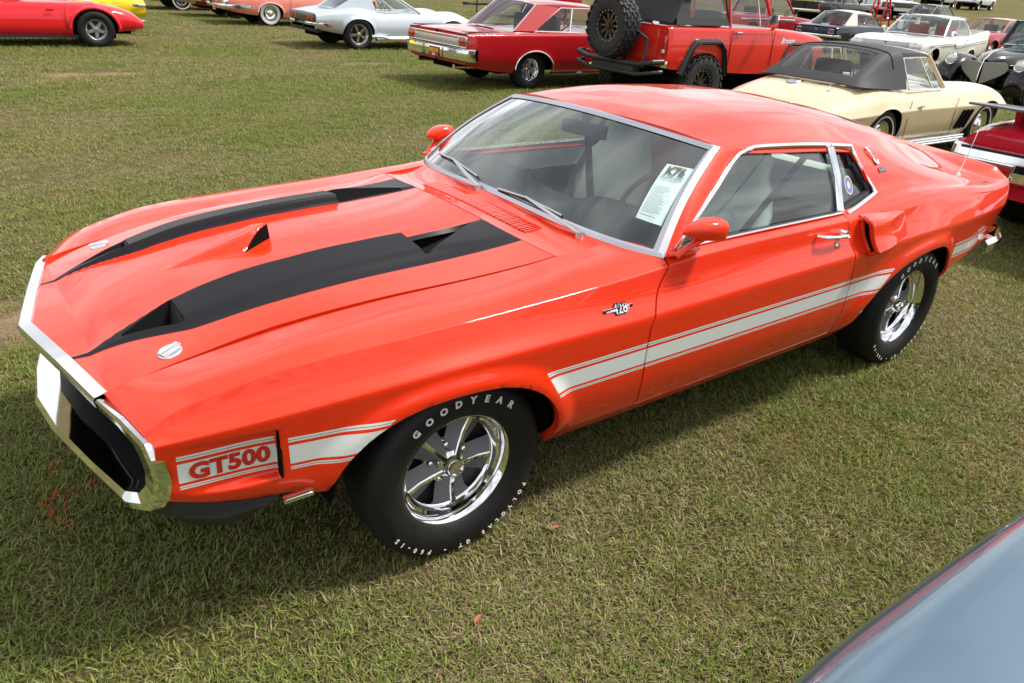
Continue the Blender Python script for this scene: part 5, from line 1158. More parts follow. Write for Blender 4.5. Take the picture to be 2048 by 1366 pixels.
Pt = np.array([[(-.5-.24*k+.03*math.sin(k*3.1), y*(1+.07*k), 1.74+.03*math.cos(y*1.6)-.47*k) for y in np.linspace(-.78, .78, 13)] for k in np.linspace(0, 1, 6)]); Pt[..., 0] += .012*np.sin(Pt[..., 1]*17)
grid_obj('soft_top_back', Pt, FAB, c, None, (-1, 0, .3), .02)
m = MB(); m.add([(1.60, -.80, 1.24), (1.60, .80, 1.24), (1.40, .72, 1.74), (1.40, -.72, 1.74)], [(0, 1, 2, 3)]); m.build('windshield', GLASS_F, c)
for s in (1, -1): bx_part(c, 'seat_back', (.55, s*.36, 1.20), (.14, .5, .5), simple('seat_black', (.03, .03, .03), .6), .05)
bx_part(c, 'tailgate', (-.808, 0, .97), (.02, 1.34, .44), RED2, .01)
m = MB()
for z in (.70, .56): m.tube([(-.86, .86, z+.06), (-1.02, .82, z+.05), (-1.06, .55, z), (-1.06, -.55, z), (-1.02, -.82, z+.05), (-.86, -.86, z+.06)], .036 if z > .6 else .028, 10)
m.box((-.98, 0, .62), (.14, .9, .14)); m.build('rear_bumper', BLKMET, c)
m = MB(); m.tube([(-1.02, -.62, .66), (-.98, -.60, 1.05), (-.96, -.30, 1.16), (-.95, .02, 1.17)], .026, 8); m.tube([(-.92, -.05, 1.17), (-1.08, .02, 1.17)], .07, 10); m.build('spare_carrier', BLKMET, c)
m = MB(); m.tube([(-.75, .52, .60), (-1.0, .58, .56)], .040, 12); m.build('exhaust_tip', CHROME, c)
plate(c, REAR(-.826, .52, .95))
for s in (1, -1):
    M = Matrix.Translation(Vector((2.02, s*.866, 1.06))) @ (Matrix(((-s, 0, 0, 0), (0, 0, s, 0), (0, 1, 0, 0), (0, 0, 0, 1)))); text_part(c, 'fender_script', 'Bronco', M, .12, simple('script_white', (.85, .85, .86), .35, .3), .004, .3)

# ---- tan convertible with black top
TAN = paint('tan_paint', (.64, .54, .35), .5)
c = thing('convertible', 'pale tan sports convertible with raised black soft top and side louvres', 'car', (-7.52, -2.84, 0), math.pi)
rows = [(-1.08, .64, .42, .635, .62, .60, .70, .56, .66, .44, .56, .38), (-.9, .74, .46, .735, .70, .67, .79, .57, .74, .42, .64, .34), (-.45, .855, .52, .85, .78, .745, .865, .60, .82, .38, .72, .30), (0, .895, .56, .905, .80, .80, .885, .62, .84, .36, .74, .24), (.8, .85, .58, .85, .75, .78, .845, .62, .81, .36, .73, .21), (1.6, .83, .52, .83, .75, .77, .85, .62, .82, .36, .73, .21), (2.05, .82, .48, .84, .76, .80, .87, .62, .83, .36, .74, .22), (2.49, .79, .46, .855, .76, .825, .885, .62, .84, .36, .74, .26), (2.95, .72, .44, .78, .72, .76, .86, .60, .80, .40, .7, .32), (3.30, .60, .42, .61, .62, .60, .76, .55, .70, .44, .56, .38)]
_, CF = car_body(c, TAN, rows, [0, (.45, .45), (.40, .40), (.06, .06), (.4, .4)], [(0, .33, .375, .335), (2.49, .33, .375, .335)], .0)
CANV = simple('canvas_black', (.028, .028, .031), .7, bump=.2, bscale=14)
greenhouse(c, TAN, (1.52, .66, .83), (1.10, .56, 1.20), (.26, .55, 1.215), (-.36, .66, .885), (.50, .74, .848), (.46, .60, 1.17), roof_mat=CANV, c_mat=CANV, bow=(.18, .06, -.03, -.10), crown=.06, gl=glass('pale_pane', (.80, .84, .86), 1.45, .02, 1.2), post=.30, trim=CHROME, btrim=False, back_glass=False, top=False)
tp = [(1.13, 1.200, .56, .568, 1.185), (.95, 1.228, .57, .58, 1.195), (.70, 1.246, .575, .59, 1.19), (.47, 1.250, .58, .605, 1.18), (.455, 1.250, .58, .745, .848), (.26, 1.236, .575, .742, .850), (.10, 1.190, .57, .735, .856), (-.06, 1.108, .57, .722, .864), (-.20, 1.028, .575, .705, .870), (-.32, .955, .585, .685, .876), (-.40, .898, .60, .665, .880)]
tx = [q[0] for q in tp]; ux = np.unique(np.concatenate([np.linspace(-.40, 1.13, 40), [.455, .47]]))[::-1]; g5 = [pchip(tx, [q[k] for q in tp])(ux) for k in range(1, 5)]
sec, ixc = fillet([np.stack([0*ux, g5[0]+.030*ss(-.40, .2, ux)], -1), np.stack([g5[1]*.62, g5[0]+.020*ss(-.40, .2, ux)], -1), np.stack([g5[1], g5[0]-.018], -1), np.stack([g5[2], g5[3]], -1)], [0, .5, (.25, .22)], 6, 6)
Pt = np.stack([np.repeat(ux[:, None], sec.shape[1], 1), sec[..., 0], sec[..., 1]], -1); Pt[..., 0] -= .06*ss(.1, -.4, Pt[..., 0])*(1-(Pt[..., 1]/.66)**2); Pt[..., 1] += .004*np.sin(Pt[..., 0]*55+Pt[..., 2]*30)*(np.arange(sec.shape[1]) > ixc[2]+2)*ss(.3, -.1, Pt[..., 0])
ft = np.concatenate([Pt[:, ::-1]*np.array([1, -1, 1]), Pt[:, 1:]], 1); md = ft.shape[1]//2; hole = np.ones((ft.shape[0]-1, ft.shape[1]-1), bool); i0, i1 = int(np.argmin(np.abs(ux-.14))), int(np.argmin(np.abs(ux+.30))); hw_ = ixc[1]+5
hole[i0:i1, md-hw_:md+hw_] = False
grid_obj('soft_top', ft, CANV, c, hole, (0, 0, 1), .012, sharp=50)
pn_ = ft[i0:i1+1, md-hw_:md+hw_+1].copy(); pn_[..., 2] -= .003; grid_obj('rear_window', pn_, glass('vinyl_clear', (.74, .76, .80), 1.45, .03, 1.2), c, None, (0, 0, 1))
m = MB(); m.tube([tuple(ft[int(np.argmin(np.abs(ux-.22))), j]+np.array([0, 0, .003])) for j in range(4, ft.shape[1]-4)], .009, 6); m.build('top_seam', CANV, c)
bx_part(c, 'window_label', (-.27, -.38, .985), (.03, .07, .03), PAPER, .0)
m = MB(); m.lathe([(0, .012), (.075, .009), (.085, 0)], T((-.52, .10, .852), math.radians(90), 0, 0) @ Matrix.Rotation(.2, 4, 'Z'), 20); m.build('fuel_door', simple('emblem_steel', (.6, .62, .68), .3, 1), c)
m = MB(); m.lathe([(.02, 0), (.014, .02), (.006, .03), (0, .06)], T((-.60, -.42, .83), math.radians(90), 0, 0), 10); m.build('antenna_base', CHROME, c)
def c2s(s):
    for k in range(3): 
        x = 1.66+.105*k; m = MB(); m.prism([(x, .36), (x+.034, .36), (x+.135, .585), (x+.10, .585)], .030*s, T((0, s*.812, 0)) @ Matrix.Rotation(-s*.10, 4, 'X')); m.build('side_louvre', DARK, c, False)
    m = MB()
    for z in (.185, .215, .245): m.tube([(.50, s*.80, z), (2.10, s*.80, z)], .019, 8)
    m.box((1.3, s*.785, .215), (1.62, .03, .10)); m.build('side_pipe', CHROME, c)
    bx_part(c, 'door_handle', (.72, s*.845, .66), (.11, .03, .022), CHROME, .008)
    m = MB(); m.box((.46, s*.848, .50), (.004, .006, .46)); m.box((1.60, s*.846, .50), (.004, .006, .46)); m.build('door_seam', simple('seam_brown', (.10, .07, .04), .7), c)
sides(c2s)
wheels4(c, 2.49, 1.47, .335, .20, .195, 'disc', white=(.235, .25))

def gh0(x, y): return float(ground_h(np.array(float(x)), np.array(float(y))))
# ---- red roadster at the left edge
RED3 = paint('roadster_red', (.70, .012, .020))
c = thing('roadster', 'glossy red roadster with flared rear arch, cut by the left edge of the photo', 'car', (-1.70, -15.60, 0), 0)
rows = [(-.90, .50, .38, .495, .52, .48, .57, .43, .54, .36, .44, .32), (-.72, .64, .44, .635, .62, .585, .68, .49, .65, .36, .56, .31), (-.3, .76, .48, .76, .68, .70, .74, .54, .72, .36, .64, .27), (.1, .81, .50, .81, .69, .75, .755, .55, .74, .34, .66, .24), (.7, .80, .52, .80, .67, .76, .745, .55, .74, .32, .66, .20), (1.7, .80, .50, .80, .67, .76, .745, .55, .74, .32, .66, .20), (2.34, .78, .45, .80, .68, .76, .755, .55, .74, .32, .66, .22), (2.9, .66, .42, .66, .6, .62, .68, .5, .66, .36, .56, .3), (3.1, .55, .36, .55, .5, .52, .56, .46, .54, .4, .44, .36)]
car_body(c, RED3, rows, [0, (.40, .45), (.40, .40), (.45, .45), (.40, .40)], [(0, .33, .40, .36), (2.34, .33, .38, .33)], .035)
wheels4(c, 2.34, 1.38, .33, .23, .19, 'five', rear=(.335, .26), rimmats=[simple('rim_alloy', (.50, .50, .49), .35, .8), simple('spoke_alloy', (.30, .31, .32), .4, .7), BLACK])
def heal(s):
    m = MB(); m.box((1.78, s*.752, .50), (.006, .008, .50)); m.box((.48, s*.752, .52), (.006, .008, .44)); m.build('door_seam', simple('seam_red', (.10, .004, .004), .6), c)
    bx_part(c, 'door_handle', (.72, s*.755, .665), (.13, .02, .022), BLACK, .006); bx_part(c, 'rear_bumperette', (-.93, s*.46, .47), (.06, .10, .05), CHROME, .015)
    m = MB(); pts = [(0+.43*math.cos(t), s*.775, .33+.385*math.sin(t)) for t in np.linspace(.05, math.pi-.05, 17)]; m.tube(pts, .030, 8, flat=(1.3, 1)); m.build('fender_flare', RED3, c)
    m = MB(); m.box((1.0, s*.70, .20), (1.9, .06, .05)); m.build('sill_strip', BLACK, c)
sides(heal)
greenhouse(c, CHROME, (1.55, .60, .80), (1.35, .54, 1.12), (1.30, .54, 1.12), (1.25, .54, 1.10), (.60, .62, .80), (1.28, .55, 1.10), roof_mat=CHROME, c_mat=glass('sidescreen', (.8, .8, .8), 1.4, .02, 1.0), back_glass=False, side_glass=False, crown=.01)
m = MB(); m.tube([(-.05, .52, .80), (-.02, .55, .82), (.1, .58, .82)], .012, 6); m.build('tonneau_rail', CHROME, c)
# ---- yellow car behind it
YEL = paint('yellow_paint', (.80, .55, .012))
c = thing('fastback_coupe', 'bright yellow car tail behind the red roadster', 'car', (-2.30, -18.75, 0), 0)
rows = [(-1.02, .72, .62, .71, .72, .68, .80, .58, .76, .42, .66, .36), (-.8, .78, .64, .77, .80, .73, .86, .60, .84, .42, .74, .34), (0, .86, .66, .86, .84, .80, .90, .62, .88, .40, .80, .28), (1.4, .86, .66, .86, .82, .82, .88, .62, .86, .38, .80, .24), (2.6, .84, .64, .85, .82, .80, .88, .62, .86, .40, .8, .28), (3.4, .66, .56, .66, .7, .62, .76, .52, .72, .42, .6, .36)]
car_body(c, YEL, rows, RADB, [(0, .33, .38, .33), (2.6, .33, .38, .33)])
greenhouse(c, YEL, (1.9, .68, .84), (1.2, .55, 1.22), (.2, .55, 1.23), (-.6, .60, .84), (.45, .72, .84))
wheels4(c, 2.6, 1.48, .33, .22, .19, 'torq'); bumper(c, [(-.70, .88, .60), (-.98, .82, .60), (-1.06, .5, .60), (-1.08, 0, .60)], .07, .03); sides(lambda s: bx_part(c, 'tail_light', (-1.03, s*.55, .64), (.02, .28, .06), TAIL_RED, .01))
# ---- pink fifties two-seater
PINK = paint('salmon_pink_paint', (.80, .25, .20), .35)
c = thing('fifties_coupe', 'salmon pink fifties car with whitewall tyres and chrome rear bumper', 'car', (-7.24, -21.42, 0), math.pi)
rows = [(-1.18, .80, .62, .80, .80, .80, .84, .66, .80, .46, .70, .40), (-.9, .86, .64, .86, .83, .85, .875, .68, .85, .42, .76, .34), (0, .90, .66, .90, .84, .88, .885, .70, .87, .38, .78, .26), (1.3, .90, .66, .89, .84, .86, .885, .66, .87, .36, .78, .22), (2.6, .88, .66, .90, .84, .86, .885, .68, .87, .38, .78, .26), (3.4, .78, .62, .80, .80, .78, .85, .66, .82, .46, .7, .4)]
car_body(c, PINK, rows, [0, (.3, .4), (.3, .3), (.45, .45), (.4, .4)], [(0, .34, .36, .27), (2.59, .34, .38, .33)])
greenhouse(c, PINK, (1.9, .70, .88), (1.4, .60, 1.30), (.55, .60, 1.31), (.30, .70, .88), (.55, .74, .88), (.62, .62, 1.26), interior=(.5, .2, .18))
wheels4(c, 2.59, 1.42, .345, .17, .185, 'disc', white=(.205, .29))
def tb(s):
    bumper(c, [(-.55, s*.92, .50), (-1.05, s*.90, .50), (-1.26, s*.80, .50), (-1.30, s*.36, .50)], .11, .05)
    m = MB(); m.tube([(-1.16, s*.70, .62), (-1.30, s*.70, .60)], [.10, .085], 14); m.build('exhaust_pod', CHROME, c)
    m = MB(); m.lathe([(0, .02), (.07, .015), (.085, 0)], T((-1.20, s*.72, .74), 0, 0, math.radians(90)), 18); m.build('tail_light', TAIL_RED, c)
    m = MB(); m.tube([(.38*math.cos(t), s*.89, .34+.29*math.sin(t)) for t in np.linspace(.1, math.pi-.1, 13)], .013, 6); m.build('arch_moulding', CHROME, c)
    m = MB(); m.box((.60, s*.886, .60), (.006, .006, .5)); m.box((1.75, s*.886, .60), (.006, .006, .5)); m.build('door_seam', simple('seam_pink', (.35, .10, .08), .6), c)
sides(tb); plate(c, REAR(-1.34, .0, .44))
bx_part(c, 'bumper_centre', (-1.30, 0, .50), (.05, .9, .08), CHROME, .02)
# ---- dark red and black sedans farther along that row
def sedan(name, label, mat, loc, rz, style, white=None, intr=(.05, .05, .05), wide=1.0, wb_=2.9, group=None, gl=None, hgt=1.0):
    c = thing(name, label, 'car', loc, rz, group); W = wide
    rows = [(-1.20, .84*hgt, .80*W, .83*hgt, .86*W, .80*hgt, .89*W, .62, .87*W, .46, .78*W, .38), (-.9, .88*hgt, .82*W, .87*hgt, .89*W, .84*hgt, .92*W, .64, .90*W, .42, .82*W, .34), (0, .92*hgt, .82*W, .91*hgt, .91*W, .87*hgt, .935*W, .66, .92*W, .42, .84*W, .28), (1.5, .92*hgt, .82*W, .91*hgt, .91*W, .88*hgt, .935*W, .66, .92*W, .40, .84*W, .25), (wb_, .90*hgt, .82*W, .90*hgt, .90*W, .86*hgt, .93*W, .66, .92*W, .42, .84*W, .28), (wb_+.85, .80*hgt, .80*W, .80*hgt, .86*W, .77*hgt, .88*W, .6, .86*W, .46, .78*W, .38)]
    car_body(c, mat, rows, RADB, [(0, .33, .385, .32), (wb_, .33, .385, .33)], step=.05)
    greenhouse(c, mat, (2.0, .70*W, .91*hgt), (1.35, .60*W, 1.33*hgt), (.1, .60*W, 1.34*hgt), (-.55, .70*W, .90*hgt), (-.1, .76*W, .91*hgt), (.15, .63*W, 1.30*hgt), post=.5, interior=intr, gl=gl)
    wheels4(c, wb_, 1.52*W, .34, .20, .19, style, white=white)
    bumper(c, [(-.85, .93*W, .54), (-1.15, .90*W, .54), (-1.22, .6*W, .54), (-1.24, 0, .54)], .12, .04); bumper(c, [(wb_+.55, .93*W, .52), (wb_+.82, .90*W, .52), (wb_+.88, .6*W, .52), (wb_+.90, 0, .52)], .12, .04)
    sides(lambda s: bx_part(c, 'tail_light', (-1.20, s*.68*W, .68), (.03, .20, .09), TAIL_RED, .01)); sides(lambda s: bx_part(c, 'headlight', (wb_+.85, s*.66*W, .66), (.03, .18, .14), LENS, .03))
    return c
sedan('sedan', 'dark red sedan tail between the black car and the pink car', paint('wine_paint', (.20, .006, .010)), (-7.10, -24.1, 0), math.pi, 'disc')
sedan('sedan', 'black car with white-lettered tyres beyond the dark red sedan', paint('black_paint', (.008, .008, .009)), (-6.35, -27.4, 0), math.pi, 'five', white=(.26, .30))
# ---- red coupe with deck wing behind the fastback
RED4 = paint('crimson_paint', (.55, .010, .030))
c = thing('winged_coupe', 'crimson muscle car tail with deck wing and heavy chrome bumper', 'car', (-6.72, .62, 0), math.pi)
rows = [(-1.24, .905, .74, .90, .86, .85, .95, .66, .93, .50, .84, .42), (-.9, .95, .76, .945, .90, .89, .975, .68, .955, .46, .86, .36), (0, .97, .76, .965, .93, .91, .99, .68, .97, .44, .88, .28), (1.6, .95, .78, .94, .92, .90, .98, .68, .96, .42, .88, .25), (2.9, .93, .8, .92, .92, .88, .98, .68, .96, .44, .88, .28), (3.8, .82, .78, .82, .88, .79, .92, .62, .9, .46, .8, .38)]
car_body(c, RED4, rows, [0, (.12, .4), (.30, .30), (.45, .45), (.40, .40)], [(0, .34, .40, .33), (2.85, .34, .40, .34)])
greenhouse(c, RED4, (2.1, .74, .93), (1.4, .60, 1.30), (.0, .58, 1.31), (-.62, .70, .945), (.25, .80, .94), (.55, .63, 1.27), interior=(.04, .04, .04))
wheels4(c, 2.85, 1.54, .335, .22, .19, 'torq')
bumper(c, [(-.95, .99, .66), (-1.20, .96, .66), (-1.28, .78, .66), (-1.30, 0, .66)], .23, .05)
m = MB(); m.box((-1.352, 0, .765), (.02, 1.7, .02)); m.build('bumper_groove', BLACK, c)
def ws(s):
    bx_part(c, 'tail_light', (-1.345, s*.62, .635), (.03, .34, .085), TAIL_RED, .012); m = MB(); m.tube([(-1.362, s*.44, .585), (-1.362, s*.44, .685), (-1.362, s*.80, .685), (-1.362, s*.80, .585)], .010, 6, closed=True); m.build('tail_light_bezel', CHROME, c)
    bx_part(c, 'reverse_light', (-1.358, s*.73, .635), (.03, .10, .06), LENS, .01)
    m = MB(); m.prism([(-.95, .93), (-.55, .95), (-.70, 1.03), (-1.00, 1.04)], .05, T((0, s*.66-.025, 0))); m.build('wing_strut', RED4, c, bevel=.012)
sides(ws)
m = MB(); m.add([(-.58, -.92, 1.010), (-.58, .92, 1.010), (-1.16, .98, 1.050), (-1.16, -.98, 1.050), (-.58, -.92, 1.035), (-.58, .92, 1.035), (-1.16, .98, 1.070), (-1.16, -.98, 1.070)], [(3, 2, 1, 0), (4, 5, 6, 7), (0, 1, 5, 4), (1, 2, 6, 5), (2, 3, 7, 6), (3, 0, 4, 7)]); m.build('deck_wing', simple('wing_grey', (.12, .12, .13), .4, coat=.5), c, bevel=.008)
m = MB(); m.box((-1.06, -.70, .933), (.5, .006, .006)); m.box((-1.06, .70, .933), (.5, .006, .006)); m.build('deck_seam', DARK, c)
# ---- white finned hardtop
WHT = paint('ivory_paint', (.70, .69, .64), .4)
c = thing('finned_hardtop', 'ivory finned hardtop with red interior parked behind the tan convertible', 'car', (-23.9, -9.55, 0), math.radians(8))
rows = [(-1.45, .80, .70, .82, .93, 1.12, .97, .70, .95, .50, .86, .42), (-1.2, .86, .70, .87, .93, 1.14, .985, .72, .96, .46, .88, .36), (-.4, .92, .72, .92, .93, 1.06, 1.0, .74, .98, .42, .90, .30), (.6, .94, .78, .94, .93, .96, 1.0, .76, .98, .40, .90, .26), (2.0, .94, .80, .93, .93, .91, 1.0, .76, .98, .40, .90, .26), (3.1, .92, .80, .93, .94, .90, 1.0, .74, .98, .42, .90, .30), (3.95, .84, .80, .87, .92, .85, .97, .70, .95, .48, .86, .40), (4.1, .78, .78, .80, .88, .78, .93, .66, .91, .5, .82, .44)]
car_body(c, WHT, rows, [0, (.3, .35), (.22, .2), (.35, .45), (.4, .4)], [(0, .34, .40, .26), (3.1, .34, .41, .34)])
greenhouse(c, WHT, (2.15, .80, .95), (1.55, .66, 1.40), (.25, .64, 1.41), (-.25, .78, .96), (.05, .84, .96), (.28, .68, 1.36), post=.55, interior=(.45, .02, .025), bow=(.30, .10, -.03, -.10), trim=CHROME, gl=glass('hazy_glass', (.72, .78, .78), 1.45, .02, 1.1))
wheels4(c, 3.1, 1.55, .35, .19, .19, 'disc', white=(.22, .275))
def wf(s):
    m = MB(); m.tube([(3.6, s*1.0, .74), (1.75, s*1.008, .79), (1.55, s*1.008, .72), (1.35, s*1.008, .72), (-1.2, s*.99, .86)], .013, 6); m.tube([(3.4, s*1.0, .70), (1.72, s*1.008, .75), (1.52, s*1.008, .68), (1.35, s*1.008, .68), (-1.2, s*.985, .80)], .010, 6); m.build('side_moulding', CHROME, c)
    bx_part(c, 'door_handle', (.75, s*1.005, .86), (.13, .03, .03), CHROME, .008); m = MB(); m.tube([(1.95, s*.90, .93), (1.95, s*.96, 1.0)], .012, 6); m.lathe([(0, .05), (.05, .04), (.07, 0), (.05, -.03), (0, -.04)], T((1.95, s*.97, 1.04), 0, 0, math.radians(90)), 14); m.build('door_mirror', CHROME, c)
    for y in (.70, .86): m = MB(); m.lathe([(0, .02), (.07, .012), (.09, 0)], T((4.10, s*y, .70), 0, 0, math.radians(-90)), 16); m.build('headlight', LENS, c)
    bx_part(c, 'rocker_strip', (1.5, s*.93, .27), (2.4, .04, .05), CHROME, .01)
sides(wf); bumper(c, [(3.7, 1.0, .52), (4.05, .97, .52), (4.18, .7, .52), (4.2, 0, .52)], .16, .05); bumper(c, [(-1.2, 1.0, .50), (-1.5, .96, .50), (-1.58, .6, .50), (-1.6, 0, .50)], .16, .05)
bx_part(c, 'grille', (4.11, 0, .66), (.03, 1.2, .16), simple('grille_silver', (.4, .4, .42), .3, 1), .01)
m = MB(); 
for y0, y1 in ((.55, .05), (-.05, -.55)): m.tube([(2.42, y0, .985), (2.22, y1, 1.06)], .010, 6)
m.build('wiper', BLACK, c)
bx_part(c, 'paper_card', (1.86, -.55, 1.16), (.01, .14, .26), PAPER, .0)
# ---- black late-thirties street rod facing the camera
BLK1 = paint('black_gloss', (.006, .006, .007), .25)
c = thing('street_rod', 'black late-thirties street rod facing the camera with split heart-shaped grille', 'car', (-19.2, -4.66, 0), 0)
rows = [(-1.3, .60, .30, .60, .48, .56, .56, .50, .54, .38, .44, .32), (-.9, 1.00, .48, .96, .64, .86, .70, .66, .68, .40, .6, .30), (-.2, 1.30, .56, 1.22, .70, 1.08, .76, .8, .74, .45, .68, .26), (.9, 1.24, .56, 1.18, .68, 1.04, .74, .8, .72, .45, .66, .26), (1.6, 1.06, .46, 1.02, .60, .94, .66, .78, .66, .45, .6, .28), (2.4, 1.02, .36, .97, .46, .86, .50, .70, .50, .5, .46, .34), (3.05, .97, .22, .90, .30, .80, .34, .66, .33, .5, .3, .36), (3.35, .84, .08, .80, .12, .72, .14, .62, .14, .5, .12, .40)]
car_body(c, BLK1, rows, [0, (.4, .45), (.45, .45), (.45, .45), (.4, .4)], [], .0)
greenhouse(c, BLK1, (1.42, .58, 1.06), (1.12, .52, 1.52), (-.1, .54, 1.56), (-.75, .60, 1.10), (-.1, .68, 1.08), (.1, .57, 1.46), post=.5, crown=.10, bow=(.06, .05, -.1, -.15), gl=glass('green_glass', (.45, .60, .58), 1.5, .02, 1.3), pillar=.05)
def rod(s):
    # pontoon fenders
    for xc, L0, L1, h in ((2.85, .75, .62, .80), (0, .85, .65, .82)):
        Pf = []
        for a in np.linspace(-.35, math.pi+.25, 18):
            ce = math.cos(a); se = math.sin(a); x = xc+(L1 if ce > 0 else L0)*ce; z = .34+(h-.34)*se; w_ = .24*(1-.25*abs(ce)**3)
            Pf.append([(x, s*(.70+w_*math.sin(t)*1.0), z+.085*math.cos(t)*(1 if se > 0 else .4)-.03*abs(math.sin(t))) for t in np.linspace(-1.45, 1.45, 11)])
        grid_obj('fender', np.array(Pf), BLK1, c, None, (0, 0, 1), .02)
    m = MB(); M = T((3.36, s*.66, .775), 0, 0, math.radians(-90)); m.lathe([(0, .045), (.05, .042), (.085, .028), (.098, .0)], M, 22); m.build('headlight', LENS, c)
    m = MB(); m.lathe([(.094, .01), (.108, .014), (.116, -.006), (.10, -.05), (0, -.30)], M, 22); m.build('headlight_rim', CHROME, c)
    # heart-shaped half grille
    Pg = []
    for k in np.linspace(0, 1, 10):
        z = .78-.40*k; w_ = .44*math.sin(math.pi*min(1, .28+k*.62))**.8*(1-.55*k*k)
        Pg.append([(3.45-.30*(t*w_)**1.3*1.3-.03*k, s*(.03+t*w_), z+.02*t) for t in np.linspace(0, 1, 7)])
    grid_obj('grille_half', np.array(Pg), simple('grille_bars', (.36, .37, .36), .35, 1.0, bump=.8, bscale=90), c, None, (1, 0, 0), .02)
    m = MB(); m.tube([(3.42, s*.62, .36), (3.44, s*.62, .50)], .022, 8); m.build('bumper_guard', CHROME, c)
    bx_part(c, 'hood_vent', (2.3, s*.505, .80), (.30, .012, .07), DARK, .03)
sides(rod)
m = MB(); m.tube([(3.48, 0, .36), (3.48, 0, .60), (3.42, 0, .82), (3.1, 0, .985), (2.4, 0, 1.032), (1.6, 0, 1.07)], [.008, .010, .010, .008, .007, .007], 8); m.build('nose_trim', CHROME, c)
wheels4(c, 2.85, 1.42, .33, .20, .19, 'disc')
for s in (1, -1): m = MB(); m.tube([(1.52, s*.25, 1.09), (1.40, s*.30, 1.14), (1.36, s*.05, 1.18)], .009, 6); m.build('wiper', BLACK, c)
bx_part(c, 'paper_card', (1.16, .30, 1.34), (.01, .13, .20), PAPER, .0)
# ---- black pony-car convertible with white top, seen from behind
BLK2 = paint('midnight_paint', (.010, .012, .022), .25); IVT = simple('ivory_canvas', (.66, .62, .53), .8, bump=.1)
c = thing('pony_car', 'black pony car convertible with cream soft top, seen from behind', 'car', (-25.1, -13.9, 0), math.pi)
rows = [(-1.08, .84, .76, .83, .82, .80, .86, .62, .84, .48, .76, .42), (-.9, .88, .76, .87, .85, .83, .88, .64, .86, .44, .78, .36), (0, .91, .78, .90, .87, .86, .905, .66, .88, .42, .80, .28), (1.4, .90, .78, .89, .86, .86, .895, .66, .87, .40, .80, .25), (2.74, .88, .78, .88, .86, .84, .895, .66, .87, .42, .80, .28), (3.5, .78, .74, .78, .82, .75, .85, .6, .83, .48, .74, .4)]
car_body(c, BLK2, rows, [0, (.10, .35), (.3, .3), (.4, .45), (.4, .4)], [(0, .33, .38, .32), (2.74, .33, .38, .33)])
greenhouse(c, BLK2, (1.9, .68, .90), (1.30, .58, 1.28), (.15, .57, 1.30), (-.42, .68, .90), (.25, .74, .90), (.30, .61, 1.25), roof_mat=IVT, c_mat=IVT, interior=(.45, .02, .02), btrim=False, crown=.06, gl=glass('hazy_glass', (.72, .78, .78), 1.45, .02, 1.1))
wheels4(c, 2.74, 1.42, .325, .19, .19, 'torq'); bumper(c, [(-.80, .89, .545), (-1.08, .86, .545), (-1.16, .6, .545), (-1.17, 0, .545)], .09, .04)
bx_part(c, 'tail_panel', (-1.088, 0, .70), (.015, 1.54, .17), simple('tail_navy', (.02, .03, .06), .3), .004)
def pony(s):
    for k in range(3): bx_part(c, 'tail_light', (-1.10, s*(.58+.055*k), .70), (.02, .040, .11), TAIL_RED, .008)
    m = MB(); m.tube([(-1.10, s*.54, .635), (-1.10, s*.54, .765), (-1.10, s*.73, .765), (-1.10, s*.73, .635)], .010, 6, closed=True); m.build('tail_light_bezel', CHROME, c)
    m = MB(); m.tube([(-1.0, s*.42, .40), (-1.16, s*.42, .40)], .05, 12); m.build('exhaust_tip', CHROME, c)
sides(pony); plate(c, REAR(-1.13, 0, .43)); m = MB(); m.lathe([(.045, .012), (.06, .012), (.066, 0)], T((-1.10, 0, .70), 0, 0, math.radians(90)), 18); m.build('fuel_cap', CHROME, c)
